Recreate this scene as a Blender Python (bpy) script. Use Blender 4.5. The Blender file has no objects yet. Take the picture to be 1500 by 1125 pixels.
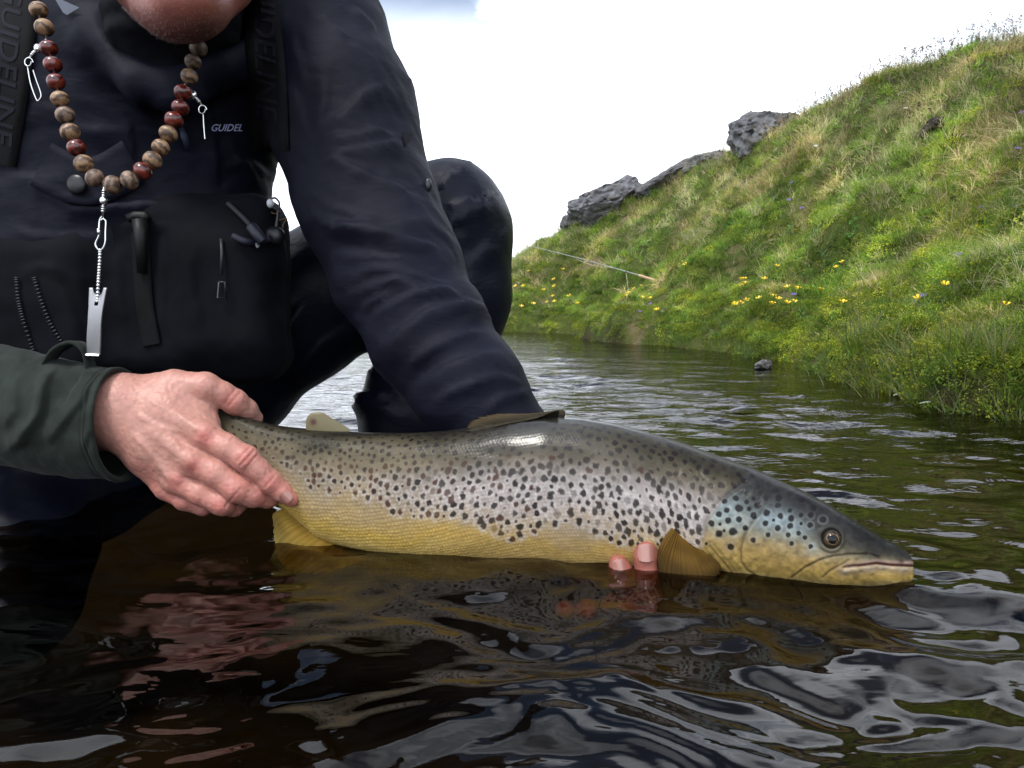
import bpy, math, random
import numpy as np
from mathutils import Vector, Matrix
from mathutils.bvhtree import BVHTree
random.seed(7)
RNG = np.random.default_rng(11)
SC = bpy.context.scene
COL = SC.collection

# ------------------------------------------------------------------ camera
CAM_H, PITCH, FPX = 0.25, math.radians(5.58), 1100.0
cam_d = bpy.data.cameras.new('camera')
cam_d.sensor_width = 36.0
cam_d.lens = FPX / 1500 * 36
cam_d.clip_start, cam_d.clip_end = 0.01, 800
cam_d.dof.use_dof = True
cam_d.dof.focus_distance = 0.74
cam_d.dof.aperture_fstop = 34.0
cam = bpy.data.objects.new('camera', cam_d)
COL.objects.link(cam)
cam.location = (0, 0, CAM_H)
cam.rotation_euler = (math.radians(90) - PITCH, 0, 0)
SC.camera = cam

# ------------------------------------------------------------------ sky
SUN_DIR = Vector((-0.30, -0.42, 0.86)).normalized()      # towards the sun
SUN_EL = math.asin(SUN_DIR.z)
SUN_AZ = math.atan2(SUN_DIR.x, SUN_DIR.y)
world = bpy.data.worlds.new('World')
SC.world = world
world.use_nodes = True
wn = world.node_tree
wn.nodes.clear()
def N(tree, typ, **kw):
    n = tree.nodes.new(typ)
    for k, v in kw.items():
        setattr(n, k, v)
    return n
def setin(n, **kw):
    for k, v in kw.items():
        n.inputs[k.replace('_', ' ')].default_value = v
w_out = N(wn, 'ShaderNodeOutputWorld')
w_bg = N(wn, 'ShaderNodeBackground')
w_bg.inputs['Strength'].default_value = 0.13
w_sky = N(wn, 'ShaderNodeTexSky', sky_type='NISHITA')
w_sky.sun_disc = False
w_sky.sun_elevation = SUN_EL
w_sky.sun_rotation = SUN_AZ
w_sky.altitude = 300
w_tc = N(wn, 'ShaderNodeTexCoord')
w_sep = N(wn, 'ShaderNodeSeparateXYZ')
wn.links.new(w_tc.outputs['Generated'], w_sep.inputs[0])
def wmath(op, a, b=None, c=None):
    n = N(wn, 'ShaderNodeMath', operation=op)
    for i, v in enumerate((a, b, c)):
        if v is None: continue
        if isinstance(v, (int, float)): n.inputs[i].default_value = v
        else: wn.links.new(v, n.inputs[i])
    return n.outputs[0]
zc = wmath('ADD', wmath('MAXIMUM', w_sep.outputs['Z'], 0.0), 0.22)
cx = wmath('DIVIDE', w_sep.outputs['X'], zc)
cy = wmath('DIVIDE', w_sep.outputs['Y'], zc)
w_cmb = N(wn, 'ShaderNodeCombineXYZ')
wn.links.new(cx, w_cmb.inputs[0]); wn.links.new(cy, w_cmb.inputs[1])
w_map = N(wn, 'ShaderNodeMapping')
w_map.inputs['Location'].default_value = (8.64, 8.86, 0)
wn.links.new(w_cmb.outputs[0], w_map.inputs[0])
n1 = N(wn, 'ShaderNodeTexNoise'); setin(n1, Scale=1.05, Detail=7.0, Roughness=0.55, Distortion=0.35)
n2 = N(wn, 'ShaderNodeTexNoise'); setin(n2, Scale=2.3, Detail=6.0, Roughness=0.6, Distortion=0.2)
wn.links.new(w_map.outputs[0], n1.inputs['Vector']); wn.links.new(w_map.outputs[0], n2.inputs['Vector'])
mr = N(wn, 'ShaderNodeMapRange', interpolation_type='SMOOTHSTEP')
wn.links.new(n1.outputs[0], mr.inputs[0]); mr.inputs[1].default_value = 0.42; mr.inputs[2].default_value = 0.57
hz = N(wn, 'ShaderNodeMapRange', interpolation_type='SMOOTHSTEP')
wn.links.new(w_sep.outputs['Z'], hz.inputs[0])
hz.inputs[1].default_value = 0.40; hz.inputs[2].default_value = 0.24    # solid cloud towards the horizon
mask = wmath('MAXIMUM', mr.outputs[0], hz.outputs[0])
w_bri = N(wn, 'ShaderNodeMapRange')
wn.links.new(n2.outputs[0], w_bri.inputs[0])
w_bri.inputs[1].default_value = 0.3; w_bri.inputs[2].default_value = 0.7
w_bri.inputs[3].default_value = 11.0; w_bri.inputs[4].default_value = 22.0
w_ccol = N(wn, 'ShaderNodeVectorMath', operation='SCALE')
w_ccol.inputs[0].default_value = (0.93, 0.985, 1.08)
wn.links.new(w_bri.outputs[0], w_ccol.inputs['Scale'])
w_mix = N(wn, 'ShaderNodeMix', data_type='RGBA')
wn.links.new(mask, w_mix.inputs['Factor'])
wn.links.new(w_sky.outputs[0], w_mix.inputs['A']); wn.links.new(w_ccol.outputs[0], w_mix.inputs['B'])
wn.links.new(w_mix.outputs['Result'], w_bg.inputs['Color'])
wn.links.new(w_bg.outputs[0], w_out.inputs[0])

sun_d = bpy.data.lights.new('sun', 'SUN')
sun_d.energy = 2.4
sun_d.angle = math.radians(14)
sun_d.color = (1.0, 0.96, 0.9)
sun = bpy.data.objects.new('sun', sun_d)
COL.objects.link(sun)
sun.rotation_euler = SUN_DIR.to_track_quat('Z', 'Y').to_euler()

SC.view_settings.view_transform = 'Standard'
SC.view_settings.look = 'None'
SC.view_settings.exposure = 0.12
SC.view_settings.gamma = 1.0
SC.view_settings.use_curve_mapping = False
SC.render.engine = 'CYCLES'
SC.cycles.use_denoising = True
SC.cycles.max_bounces = 8
SC.cycles.diffuse_bounces = 3
SC.cycles.glossy_bounces = 4
SC.cycles.transparent_max_bounces = 16
SC.cycles.caustics_reflective = False
SC.cycles.caustics_refractive = False
SC.cycles.sample_clamp_indirect = 6

# ------------------------------------------------------------------ helpers
FWD = np.array([0, math.cos(PITCH), -math.sin(PITCH)])
UPV = np.array([0, math.sin(PITCH), math.cos(PITCH)])
RGT = np.array([1.0, 0, 0])
CAM = np.array([0, 0, CAM_H])
def ray(px, py):
    px = np.asarray(px, float); py = np.asarray(py, float)
    a = (px - 750) / FPX; b = -(py - 562.5) / FPX
    return a[..., None] * RGT + b[..., None] * UPV + FWD
def P(px, py, Y):
    """world point seen at (px, py) of the 1500 x 1125 photograph, Y metres away"""
    d = ray(px, py)
    return CAM + d * (np.asarray(Y, float) / d[..., 1])[..., None]
def PW(px, py, z=0.0):
    d = ray(px, py)
    return CAM + d * ((z - CAM_H) / d[..., 2])[..., None]
def proj(V):
    r = np.asarray(V, float) - CAM
    z = r @ FWD
    return 750 + FPX * (r @ RGT) / z, 562.5 - FPX * (r @ UPV) / z
def m_of(rpx, Y):
    return rpx * Y / FPX
def sstep(a, b, x):
    t = np.clip((x - a) / (b - a), 0, 1)
    return t * t * (3 - 2 * t)
def hash3(i, j, k, seed=0):
    n = (i * 374761393 + j * 668265263 + k * 2147483647 + seed * 144665) & 0xFFFFFFFF
    n = ((n ^ (n >> 13)) * 1274126177) & 0xFFFFFFFF
    return ((n ^ (n >> 16)) & 0xFFFF) / 32767.5 - 1.0
def noise3(p, seed=0):
    p = np.asarray(p, float)
    i = np.floor(p).astype(np.int64); f = p - i
    u = f * f * f * (f * (f * 6 - 15) + 10)
    r = 0
    for a in (0, 1):
        wa = u[..., 0] if a else 1 - u[..., 0]
        for b in (0, 1):
            wb = u[..., 1] if b else 1 - u[..., 1]
            for c in (0, 1):
                wc = u[..., 2] if c else 1 - u[..., 2]
                r = r + wa * wb * wc * hash3(i[..., 0] + a, i[..., 1] + b, i[..., 2] + c, seed)
    return r
def fbm(p, octv=4, seed=0, gain=0.5):
    r, a, s = 0, 1.0, 1.0
    for o in range(octv):
        r = r + a * noise3(np.asarray(p) * s + 17.3 * o, seed + o); a *= gain; s *= 2.03
    return r
def p3(x, y, z=0.0):
    return np.stack(np.broadcast_arrays(np.asarray(x, float), y, z), -1)
def segdist(PT, A, B):
    A = np.asarray(A, float); B = np.asarray(B, float)
    d = B - A
    t = np.clip(((PT - A) @ d) / max(d @ d, 1e-12), 0, 1)
    return np.linalg.norm(PT - (A + t[..., None] * d), axis=-1), t
def polydist(PT, pts):
    r = np.full(PT.shape[:-1], 1e9)
    for A, B in zip(pts[:-1], pts[1:]):
        r = np.minimum(r, segdist(PT, A, B)[0])
    return r
def pyr(c):                                             # sRGB 0-255 -> linear
    c = np.asarray(c, float) / 255
    return np.where(c <= 0.04045, c / 12.92, ((c + 0.055) / 1.055) ** 2.4)

def tag(o, label=None, cat=None, group=None, kind=None):
    if label: o['label'] = label
    if cat: o['category'] = cat
    if group: o['group'] = group
    if kind: o['kind'] = kind
    return o
ORG = {}
def place(o, parent, origin):
    ORG[o] = np.asarray(origin, float)
    if parent is not None:
        o.parent = parent
        o.location = Vector(ORG[o] - ORG[parent])
    else:
        o.location = Vector(ORG[o])
def mk(name, V, F, mat, parent=None, origin=None, smooth=True, col=None, colname='Col'):
    """one mesh object from world-space vertices"""
    V = np.asarray(V, float)
    if origin is None:
        origin = ORG[parent] if parent is not None else np.array([V[:, 0].mean(), V[:, 1].mean(), V[:, 2].min()])
    me = bpy.data.meshes.new(name)
    L = V - np.asarray(origin, float)
    if isinstance(F, np.ndarray):
        n, k = F.shape
        me.vertices.add(len(L)); me.vertices.foreach_set('co', L.ravel().astype(np.float32))
        me.loops.add(n * k); me.loops.foreach_set('vertex_index', F.ravel().astype(np.int32))
        me.polygons.add(n)
        me.polygons.foreach_set('loop_start', np.arange(0, n * k, k, dtype=np.int32))
        me.polygons.foreach_set('loop_total', np.full(n, k, dtype=np.int32))
        me.update(calc_edges=True)
    else:
        me.from_pydata([tuple(v) for v in L], [], [tuple(f) for f in F])
        me.update()
    me.polygons.foreach_set('use_smooth', np.full(len(me.polygons), smooth))
    if col is not None:
        at = me.color_attributes.new(colname, 'FLOAT_COLOR', 'POINT')
        c = np.ones((len(V), 4), np.float32); c[:, :3] = col
        at.data.foreach_set('color', c.ravel())
    me.materials.append(mat)
    o = bpy.data.objects.new(name, me)
    COL.objects.link(o)
    place(o, parent, origin)
    return o
def empty(name, origin):
    o = bpy.data.objects.new(name, None); o.empty_display_size = 0.05
    COL.objects.link(o); place(o, None, origin)
    return o
class MB:
    """collects simple shapes into one mesh"""
    def __init__(s): s.v = []; s.f = []; s.c = []
    def add(s, V, F, c=None):
        b = len(s.v); s.v += [tuple(v) for v in V]; s.f += [tuple(i + b for i in f) for f in F]
        s.c += [c if c is not None else (1, 1, 1)] * len(V)
        return s
    def tube(s, pts, r, n=8, cap=True, c=None):
        V, F = tube(pts, r, n, cap); return s.add(V, F, c)
    def ball(s, ctr, r, nu=12, nv=8, axis=None, c=None, sq=(1, 1, 1)):
        V = []; F = []
        M = Vector((0, 0, 1)).rotation_difference(Vector(axis)).to_matrix() if axis is not None else Matrix.Identity(3)
        for i in range(nv + 1):
            t = math.pi * i / nv
            for j in range(nu):
                p = 2 * math.pi * j / nu
                q = M @ Vector((r * sq[0] * math.sin(t) * math.cos(p), r * sq[1] * math.sin(t) * math.sin(p), r * sq[2] * math.cos(t)))
                V.append((ctr[0] + q.x, ctr[1] + q.y, ctr[2] + q.z))
        for i in range(nv):
            for j in range(nu):
                F.append((i * nu + j, (i + 1) * nu + j, (i + 1) * nu + (j + 1) % nu, i * nu + (j + 1) % nu))
        return s.add(V, F, c)
    def make(s, name, mat, parent=None, origin=None, smooth=True, usecol=False):
        return mk(name, np.array(s.v), s.f, mat, parent, origin, smooth, np.array(s.c) if usecol else None)
def tube(pts, r, n=8, cap=True):
    pts = np.asarray(pts, float); m = len(pts)
    r = np.full(m, r) if np.isscalar(r) else np.asarray(r, float)
    T = np.gradient(pts, axis=0); T /= np.maximum(np.linalg.norm(T, axis=1), 1e-9)[:, None]
    up = np.array([0, 0, 1.0])
    if abs(T[0] @ up) > .9: up = np.array([0, 1.0, 0])
    V = []
    for i in range(m):
        a = np.cross(T[i], up); a /= max(np.linalg.norm(a), 1e-9); b = np.cross(a, T[i]); up = b
        for j in range(n):
            t = 2 * math.pi * j / n
            V.append(pts[i] + r[i] * (math.cos(t) * a + math.sin(t) * b))
    F = []
    for i in range(m - 1):
        for j in range(n):
            F.append((i * n + j, i * n + (j + 1) % n, (i + 1) * n + (j + 1) % n, (i + 1) * n + j))
    if cap:
        F.append(tuple(range(n))[::-1]); F.append(tuple((m - 1) * n + j for j in range(n)))
    return V, F
def bez(pts, n=24):
    """smooth curve through points"""
    pts = np.asarray(pts, float)
    t = np.linspace(0, len(pts) - 1, n)
    out = []
    for u in t:
        i = min(int(u), len(pts) - 2); f = u - i
        p0 = pts[max(i - 1, 0)]; p1 = pts[i]; p2 = pts[i + 1]; p3_ = pts[min(i + 2, len(pts) - 1)]
        out.append(0.5 * ((2 * p1) + (-p0 + p2) * f + (2 * p0 - 5 * p1 + 4 * p2 - p3_) * f * f + (-p0 + 3 * p1 - 3 * p2 + p3_) * f ** 3))
    return np.array(out)
def vnormals(V, F):
    n = np.zeros_like(V)
    a = V[F[:, 2]] - V[F[:, 0]]; b = V[F[:, 3]] - V[F[:, 1]]
    fn = np.cross(a, b)
    for k in range(4): np.add.at(n, F[:, k], fn)
    return n / np.maximum(np.linalg.norm(n, axis=1), 1e-12)[:, None]

# --- signed distance modelling (rounded cones, blended) -> one continuous surface
def sd_cone(PT, A, B, ra, rb):
    d, t = segdist(PT, A, B)
    return d - (ra + (rb - ra) * t)
def sd_ell(PT, C, R, M=None):
    q = PT - np.asarray(C)
    if M is not None: q = q @ M
    k0 = np.linalg.norm(q / R, axis=-1); k1 = np.linalg.norm(q / (np.asarray(R) ** 2), axis=-1)
    return k0 * (k0 - 1) / np.maximum(k1, 1e-9)
def smin(a, b, k):
    h = np.maximum(k - np.abs(a - b), 0) / k
    return np.minimum(a, b) - h * h * k * 0.25
def surface_nets(fun, lo, hi, h):
    lo = np.asarray(lo, float); hi = np.asarray(hi, float)
    n = np.ceil((hi - lo) / h).astype(int) + 1
    xs = [lo[i] + h * np.arange(n[i]) for i in range(3)]
    val = np.empty(n, np.float32)
    step = max(1, int(600000 / (n[1] * n[2])))
    for i in range(0, n[0], step):
        X = np.stack(np.meshgrid(xs[0][i:i + step], xs[1], xs[2], indexing='ij'), -1)
        val[i:i + step] = fun(X)
    ins = val < 0
    c = np.zeros(n - 1, np.int8)
    for a in (0, 1):
        for b in (0, 1):
            for d in (0, 1):
                c += ins[a:n[0] - 1 + a, b:n[1] - 1 + b, d:n[2] - 1 + d]
    act = (c > 0) & (c < 8)
    I = np.argwhere(act)
    idx = -np.ones(n - 1, np.int64); idx[act] = np.arange(len(I))
    acc = np.zeros((len(I), 3)); cnt = np.zeros(len(I))
    cor = [(a, b, d) for a in (0, 1) for b in (0, 1) for d in (0, 1)]
    for p in cor:
        for ax in range(3):
            if p[ax]: continue
            q = list(p); q[ax] = 1
            v0 = val[I[:, 0] + p[0], I[:, 1] + p[1], I[:, 2] + p[2]].astype(float)
            v1 = val[I[:, 0] + q[0], I[:, 1] + q[1], I[:, 2] + q[2]].astype(float)
            x = (v0 < 0) != (v1 < 0)
            t = np.where(x, v0 / np.where(x, v0 - v1, 1), 0)
            pos = np.tile(np.array(p, float), (len(I), 1)); pos[:, ax] += t
            acc += np.where(x[:, None], pos, 0); cnt += x
    V = lo + h * (I + acc / cnt[:, None])
    Fs = []
    for ax in range(3):
        b, d = [(1, 2), (2, 0), (0, 1)][ax]
        sl0 = [slice(None)] * 3; sl1 = [slice(None)] * 3
        sl0[ax] = slice(0, -1); sl1[ax] = slice(1, None)
        e = ins[tuple(sl0)] != ins[tuple(sl1)]
        E = np.argwhere(e)
        E = E[(E[:, b] > 0) & (E[:, d] > 0) & (E[:, b] < n[b] - 1) & (E[:, d] < n[d] - 1)]
        s = ins[E[:, 0], E[:, 1], E[:, 2]]
        def cell(db, dd):
            Q = E.copy(); Q[:, b] += db; Q[:, d] += dd
            return idx[Q[:, 0], Q[:, 1], Q[:, 2]]
        quad = np.stack([cell(-1, -1), cell(0, -1), cell(0, 0), cell(-1, 0)], 1)
        quad = np.where(s[:, None], quad, quad[:, ::-1])
        Fs.append(quad)
    F = np.concatenate(Fs)
    F = F[(F >= 0).all(1)]
    return V, F.astype(np.int64)
def relax(V, F, it=1, lam=0.5):
    for _ in range(it):
        s = np.zeros_like(V); c = np.zeros(len(V))
        for a, b in ((0, 1), (1, 2), (2, 3), (3, 0)):
            np.add.at(s, F[:, a], V[F[:, b]]); np.add.at(c, F[:, a], 1)
            np.add.at(s, F[:, b], V[F[:, a]]); np.add.at(c, F[:, b], 1)
        V = V + lam * (s / np.maximum(c, 1)[:, None] - V)
    return V

# ------------------------------------------------------------------ materials
def new_mat(name):
    m = bpy.data.materials.new(name); m.use_nodes = True
    t = m.node_tree
    b = t.nodes['Principled BSDF']
    return m, t, b
def link(t, a, b): t.links.new(a, b)
def plain(name, color, rough=0.5, metal=0.0, bump=None, var=0.0, vscale=30.0, spec=0.5, coat=0.0):
    m, t, b = new_mat(name)
    b.inputs['Base Color'].default_value = (*color, 1)
    b.inputs['Roughness'].default_value = rough
    b.inputs['Metallic'].default_value = metal
    b.inputs['Specular IOR Level'].default_value = spec
    b.inputs['Coat Weight'].default_value = coat
    tc = N(t, 'ShaderNodeTexCoord')
    if var:
        n = N(t, 'ShaderNodeTexNoise'); setin(n, Scale=vscale, Detail=5.0)
        link(t, tc.outputs['Object'], n.inputs['Vector'])
        mrr = N(t, 'ShaderNodeMapRange'); mrr.inputs[1].default_value = .3; mrr.inputs[2].default_value = .7
        mrr.inputs[3].default_value = 1 - var; mrr.inputs[4].default_value = 1 + var
        link(t, n.outputs[0], mrr.inputs[0])
        s = N(t, 'ShaderNodeVectorMath', operation='SCALE'); s.inputs[0].default_value = color
        link(t, mrr.outputs[0], s.inputs['Scale']); link(t, s.outputs[0], b.inputs['Base Color'])
    if bump:
        n = N(t, 'ShaderNodeTexNoise'); setin(n, Scale=bump[0], Detail=4.0)
        link(t, tc.outputs['Object'], n.inputs['Vector'])
        bp = N(t, 'ShaderNodeBump'); bp.inputs['Strength'].default_value = bump[1]; bp.inputs['Distance'].default_value = bump[2]
        link(t, n.outputs[0], bp.inputs['Height']); link(t, bp.outputs[0], b.inputs['Normal'])
    return m
def fabric(name, color, rough, weave=900.0, strength=0.25, sheen=0.1, wrinkle=0.0, wscale=(18, 18, 60), var=.25, vs=14.0):
    m, t, b = new_mat(name)
    b.inputs['Roughness'].default_value = rough
    b.inputs['Sheen Weight'].default_value = sheen
    b.inputs['Sheen Roughness'].default_value = 0.5
    b.inputs['Specular IOR Level'].default_value = 0.16
    tc = N(t, 'ShaderNodeTexCoord')
    n0 = N(t, 'ShaderNodeTexNoise'); setin(n0, Scale=vs, Detail=6.0)
    link(t, tc.outputs['Object'], n0.inputs['Vector'])
    mrr = N(t, 'ShaderNodeMapRange'); mrr.inputs[1].default_value = .3; mrr.inputs[2].default_value = .7
    mrr.inputs[3].default_value = 1 - var; mrr.inputs[4].default_value = 1 + var
    link(t, n0.outputs[0], mrr.inputs[0])
    s = N(t, 'ShaderNodeVectorMath', operation='SCALE'); s.inputs[0].default_value = color
    link(t, mrr.outputs[0], s.inputs['Scale']); link(t, s.outputs[0], b.inputs['Base Color'])
    n = N(t, 'ShaderNodeTexNoise'); setin(n, Scale=weave, Detail=2.0)
    link(t, tc.outputs['Object'], n.inputs['Vector'])
    bp = N(t, 'ShaderNodeBump'); bp.inputs['Strength'].default_value = strength; bp.inputs['Distance'].default_value = 0.0006
    link(t, n.outputs[0], bp.inputs['Height'])
    last = bp
    if wrinkle:
        mp = N(t, 'ShaderNodeMapping'); mp.inputs['Scale'].default_value = wscale
        link(t, tc.outputs['Object'], mp.inputs[0])
        n3 = N(t, 'ShaderNodeTexNoise'); setin(n3, Scale=1.0, Detail=4.0, Distortion=0.6)
        link(t, mp.outputs[0], n3.inputs['Vector'])
        b2 = N(t, 'ShaderNodeBump'); b2.inputs['Strength'].default_value = 1.0; b2.inputs['Distance'].default_value = wrinkle
        link(t, n3.outputs[0], b2.inputs['Height']); link(t, bp.outputs[0], b2.inputs['Normal'])
        last = b2
        mp2 = N(t, 'ShaderNodeMapping'); mp2.inputs['Scale'].default_value = (38, 38, 85); mp2.inputs['Rotation'].default_value = (.3, .5, 0)
        link(t, tc.outputs['Object'], mp2.inputs[0])
        n4 = N(t, 'ShaderNodeTexNoise'); setin(n4, Scale=1.0, Detail=3.0, Distortion=1.2)
        link(t, mp2.outputs[0], n4.inputs['Vector'])
        b3 = N(t, 'ShaderNodeBump'); b3.inputs['Strength'].default_value = .8; b3.inputs['Distance'].default_value = wrinkle * .55
        link(t, n4.outputs[0], b3.inputs['Height']); link(t, b2.outputs[0], b3.inputs['Normal'])
        last = b3
    link(t, last.outputs[0], b.inputs['Normal'])
    return m
def vcol(name, rough=0.5, spec=0.5, sss=0.0, sssr=(1, .3, .15), bump=None, trans=0.0, coat=0.0, instancer=False, metal=0.0):
    m, t, b = new_mat(name)
    a = N(t, 'ShaderNodeAttribute', attribute_name='Col')
    out = a.outputs['Color']
    if instancer:
        a2 = N(t, 'ShaderNodeAttribute', attribute_name='tint', attribute_type='INSTANCER')
        mx = N(t, 'ShaderNodeMix', data_type='RGBA', blend_type='MULTIPLY'); mx.inputs['Factor'].default_value = 1
        link(t, out, mx.inputs['A']); link(t, a2.outputs['Color'], mx.inputs['B'])
        out = mx.outputs['Result']
    link(t, out, b.inputs['Base Color'])
    b.inputs['Roughness'].default_value = rough
    b.inputs['Specular IOR Level'].default_value = spec
    b.inputs['Coat Weight'].default_value = coat
    b.inputs['Coat Roughness'].default_value = 0.08
    b.inputs['Metallic'].default_value = metal
    if sss:
        b.inputs['Subsurface Weight'].default_value = sss
        b.inputs['Subsurface Radius'].default_value = sssr
        b.inputs['Subsurface Scale'].default_value = 0.006
    if bump:
        tc = N(t, 'ShaderNodeTexCoord')
        prev = None
        for sc, st, ds in bump:
            n = N(t, 'ShaderNodeTexNoise'); setin(n, Scale=sc, Detail=3.0)
            link(t, tc.outputs['Object'], n.inputs['Vector'])
            bp = N(t, 'ShaderNodeBump'); bp.inputs['Strength'].default_value = st; bp.inputs['Distance'].default_value = ds
            link(t, n.outputs[0], bp.inputs['Height'])
            if prev is not None: link(t, prev.outputs[0], bp.inputs['Normal'])
            prev = bp
        link(t, prev.outputs[0], b.inputs['Normal'])
    if trans:
        tr = N(t, 'ShaderNodeBsdfTranslucent'); link(t, out, tr.inputs['Color'])
        ms = N(t, 'ShaderNodeMixShader'); ms.inputs[0].default_value = trans
        link(t, b.outputs[0], ms.inputs[1]); link(t, tr.outputs[0], ms.inputs[2])
        link(t, ms.outputs[0], t.nodes['Material Output'].inputs[0])
    return m
# ------------------------------------------------------------------ water
def build_water():
    th = np.radians(np.concatenate([np.arange(-180, -62, 4.0), np.arange(-62, -42, .8), np.arange(-42, 42, .22), np.arange(42, 62, .8), np.arange(62, 180, 4.0)]))
    r = [0.06]
    while r[-1] < 160: r.append(r[-1] * (1.0075 if .25 < r[-1] < 4 else 1.03))
    r = np.array(r)
    R, T = np.meshgrid(r, th, indexing='ij')
    x = R * np.sin(T); y = R * np.cos(T)
    sp = R * math.radians(.22) + R * .0075
    z = np.zeros_like(x)
    rg = np.random.default_rng(5)
    wx = x + .045 * fbm(p3(x * 5, y * 5), 3, 3); wy = y + .045 * fbm(p3(x * 5 + 40, y * 5), 3, 9)
    amp = .55 + .6 * sstep(-.5, .6, fbm(p3(x * 1.6, y * 1.6), 2, 21))
    amp *= 1 - .55 * np.exp(-(((x + .28) / .3) ** 2 + ((y - .62) / .22) ** 2))       # calm pool in the lee of the angler
    for lam, slope, n in ((.42, .035, 3), (.2, .05, 4), (.11, .075, 5), (.062, .075, 7), (.034, .06, 8), (.021, .05, 7)):
        for _ in range(n):
            a = math.radians(90 + rg.normal(0, 34))
            k = 2 * math.pi / (lam * rg.uniform(.8, 1.25))
            ph = rg.uniform(0, 6.28)
            A = slope / k / math.sqrt(n) * 1.4
            z += A * amp * np.clip(1.6 - 4 * sp / lam, 0, 1) * np.sin(k * (wx * math.cos(a) + wy * math.sin(a)) + ph)
    z += amp * np.clip(1.6 - 40 * sp, 0, 1) * (.0020 * fbm(p3(wx * 13, wy * 20), 3, 33) + .0005 * fbm(p3(wx * 42, wy * 60), 2, 34))
    # rings spreading from the hand and from the snout
    for cx_, cy_, A in ((-.26, .74, .0011), (.36, .66, .0009), (.13, .70, .0007)):
        d = np.hypot(x - cx_, y - cy_)
        z += A * np.exp(-d / .16) * np.sin(2 * math.pi * d / .045) * np.clip(1.6 - 4 * sp / .045, 0, 1)
    n0, n1 = x.shape
    V = np.stack([x, y, z], -1).reshape(-1, 3)
    i = np.arange(n0 - 1)[:, None] * n1; j = np.arange(n1)[None, :]; j2 = (j + 1) % n1
    F = np.stack([i + j, i + n1 + j, i + n1 + j2, i + j2], -1).reshape(-1, 4)[:, ::-1]
    c = len(V); V = np.vstack([V, [[0, 0, 0]]])
    m, t, b = new_mat('river_water')
    t.nodes.remove(b)
    out = t.nodes['Material Output']
    geo = N(t, 'ShaderNodeNewGeometry')
    mp = N(t, 'ShaderNodeMapping'); mp.inputs['Scale'].default_value = (11, 24, 1)
    link(t, geo.outputs['Position'], mp.inputs[0])
    nz = N(t, 'ShaderNodeTexNoise'); setin(nz, Scale=1.0, Detail=3.0, Roughness=.55, Distortion=.5)
    link(t, mp.outputs[0], nz.inputs['Vector'])
    ln = N(t, 'ShaderNodeVectorMath', operation='LENGTH'); link(t, geo.outputs['Position'], ln.inputs[0])
    fr = N(t, 'ShaderNodeMapRange'); fr.inputs[1].default_value = .5; fr.inputs[2].default_value = 2.2; fr.inputs[3].default_value = .08; fr.inputs[4].default_value = .7
    link(t, ln.outputs['Value'], fr.inputs[0])
    bp = N(t, 'ShaderNodeBump'); bp.inputs['Distance'].default_value = .008
    link(t, fr.outputs[0], bp.inputs['Strength']); link(t, nz.outputs[0], bp.inputs['Height'])
    fs = N(t, 'ShaderNodeFresnel'); fs.inputs['IOR'].default_value = 1.34
    link(t, bp.outputs[0], fs.inputs['Normal'])
    gl = N(t, 'ShaderNodeBsdfGlossy'); gl.inputs['Roughness'].default_value = .015
    link(t, bp.outputs[0], gl.inputs['Normal'])
    tr = N(t, 'ShaderNodeBsdfTransparent'); tr.inputs['Color'].default_value = (.46, .36, .21, 1)
    ms = N(t, 'ShaderNodeMixShader')
    link(t, fs.outputs[0], ms.inputs[0]); link(t, tr.outputs[0], ms.inputs[1]); link(t, gl.outputs[0], ms.inputs[2])
    link(t, ms.outputs[0], out.inputs[0])
    o = mk('water', V, F, m, origin=(0, 0, 0))
    tag(o, 'dark brown river water rippling around the trout', None, None, 'structure')
build_water()

# ------------------------------------------------------------------ bank
SHORE_PX = [(735, 486), (790, 488), (835, 490), (862, 497), (900, 502), (940, 505), (1005, 510), (1060, 517), (1140, 531), (1200, 546), (1300, 574), (1400, 598), (1500, 612)]
SH = PW(np.array([p[0] for p in SHORE_PX]), np.array([p[1] for p in SHORE_PX]))[:, :2]
SH = np.vstack([[[-14, 17]], [[-6, 13.0]], [[-2.2, 10.2]], SH, [[1.25, 1.35]], [[1.45, .5]], [[1.7, -1.2]], [[2.2, -6]]])
SH = bez(np.c_[SH, np.zeros(len(SH))], 260)[:, :2]
def bank_dist(x, y):
    """signed distance to the shoreline, positive on land"""
    shp = np.shape(x); Q = np.stack([np.ravel(x), np.ravel(y)], -1)
    best = np.full(len(Q), 1e9); sgn = np.ones(len(Q))
    for A, B in zip(SH[:-1], SH[1:]):
        d, t = segdist(Q, A, B)
        e = B - A
        cr = e[0] * (Q[:, 1] - A[1]) - e[1] * (Q[:, 0] - A[0])
        u = d < best
        best = np.where(u, d, best); sgn = np.where(u, np.sign(cr), sgn)
    return (best * sgn).reshape(shp)
PROF_T = np.array([-9, -1.2, -.35, -.05, .0, .05, .16, .35, .7, 1.2, 1.8, 2.3, 2.7, 3.3, 5, 30])
PROF_Z = np.array([-.34, -.32, -.2, -.09, -.04, .09, .17, .23, .45, .86, 1.34, 1.70, 1.90, 2.0, 2.1, 2.6])
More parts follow.
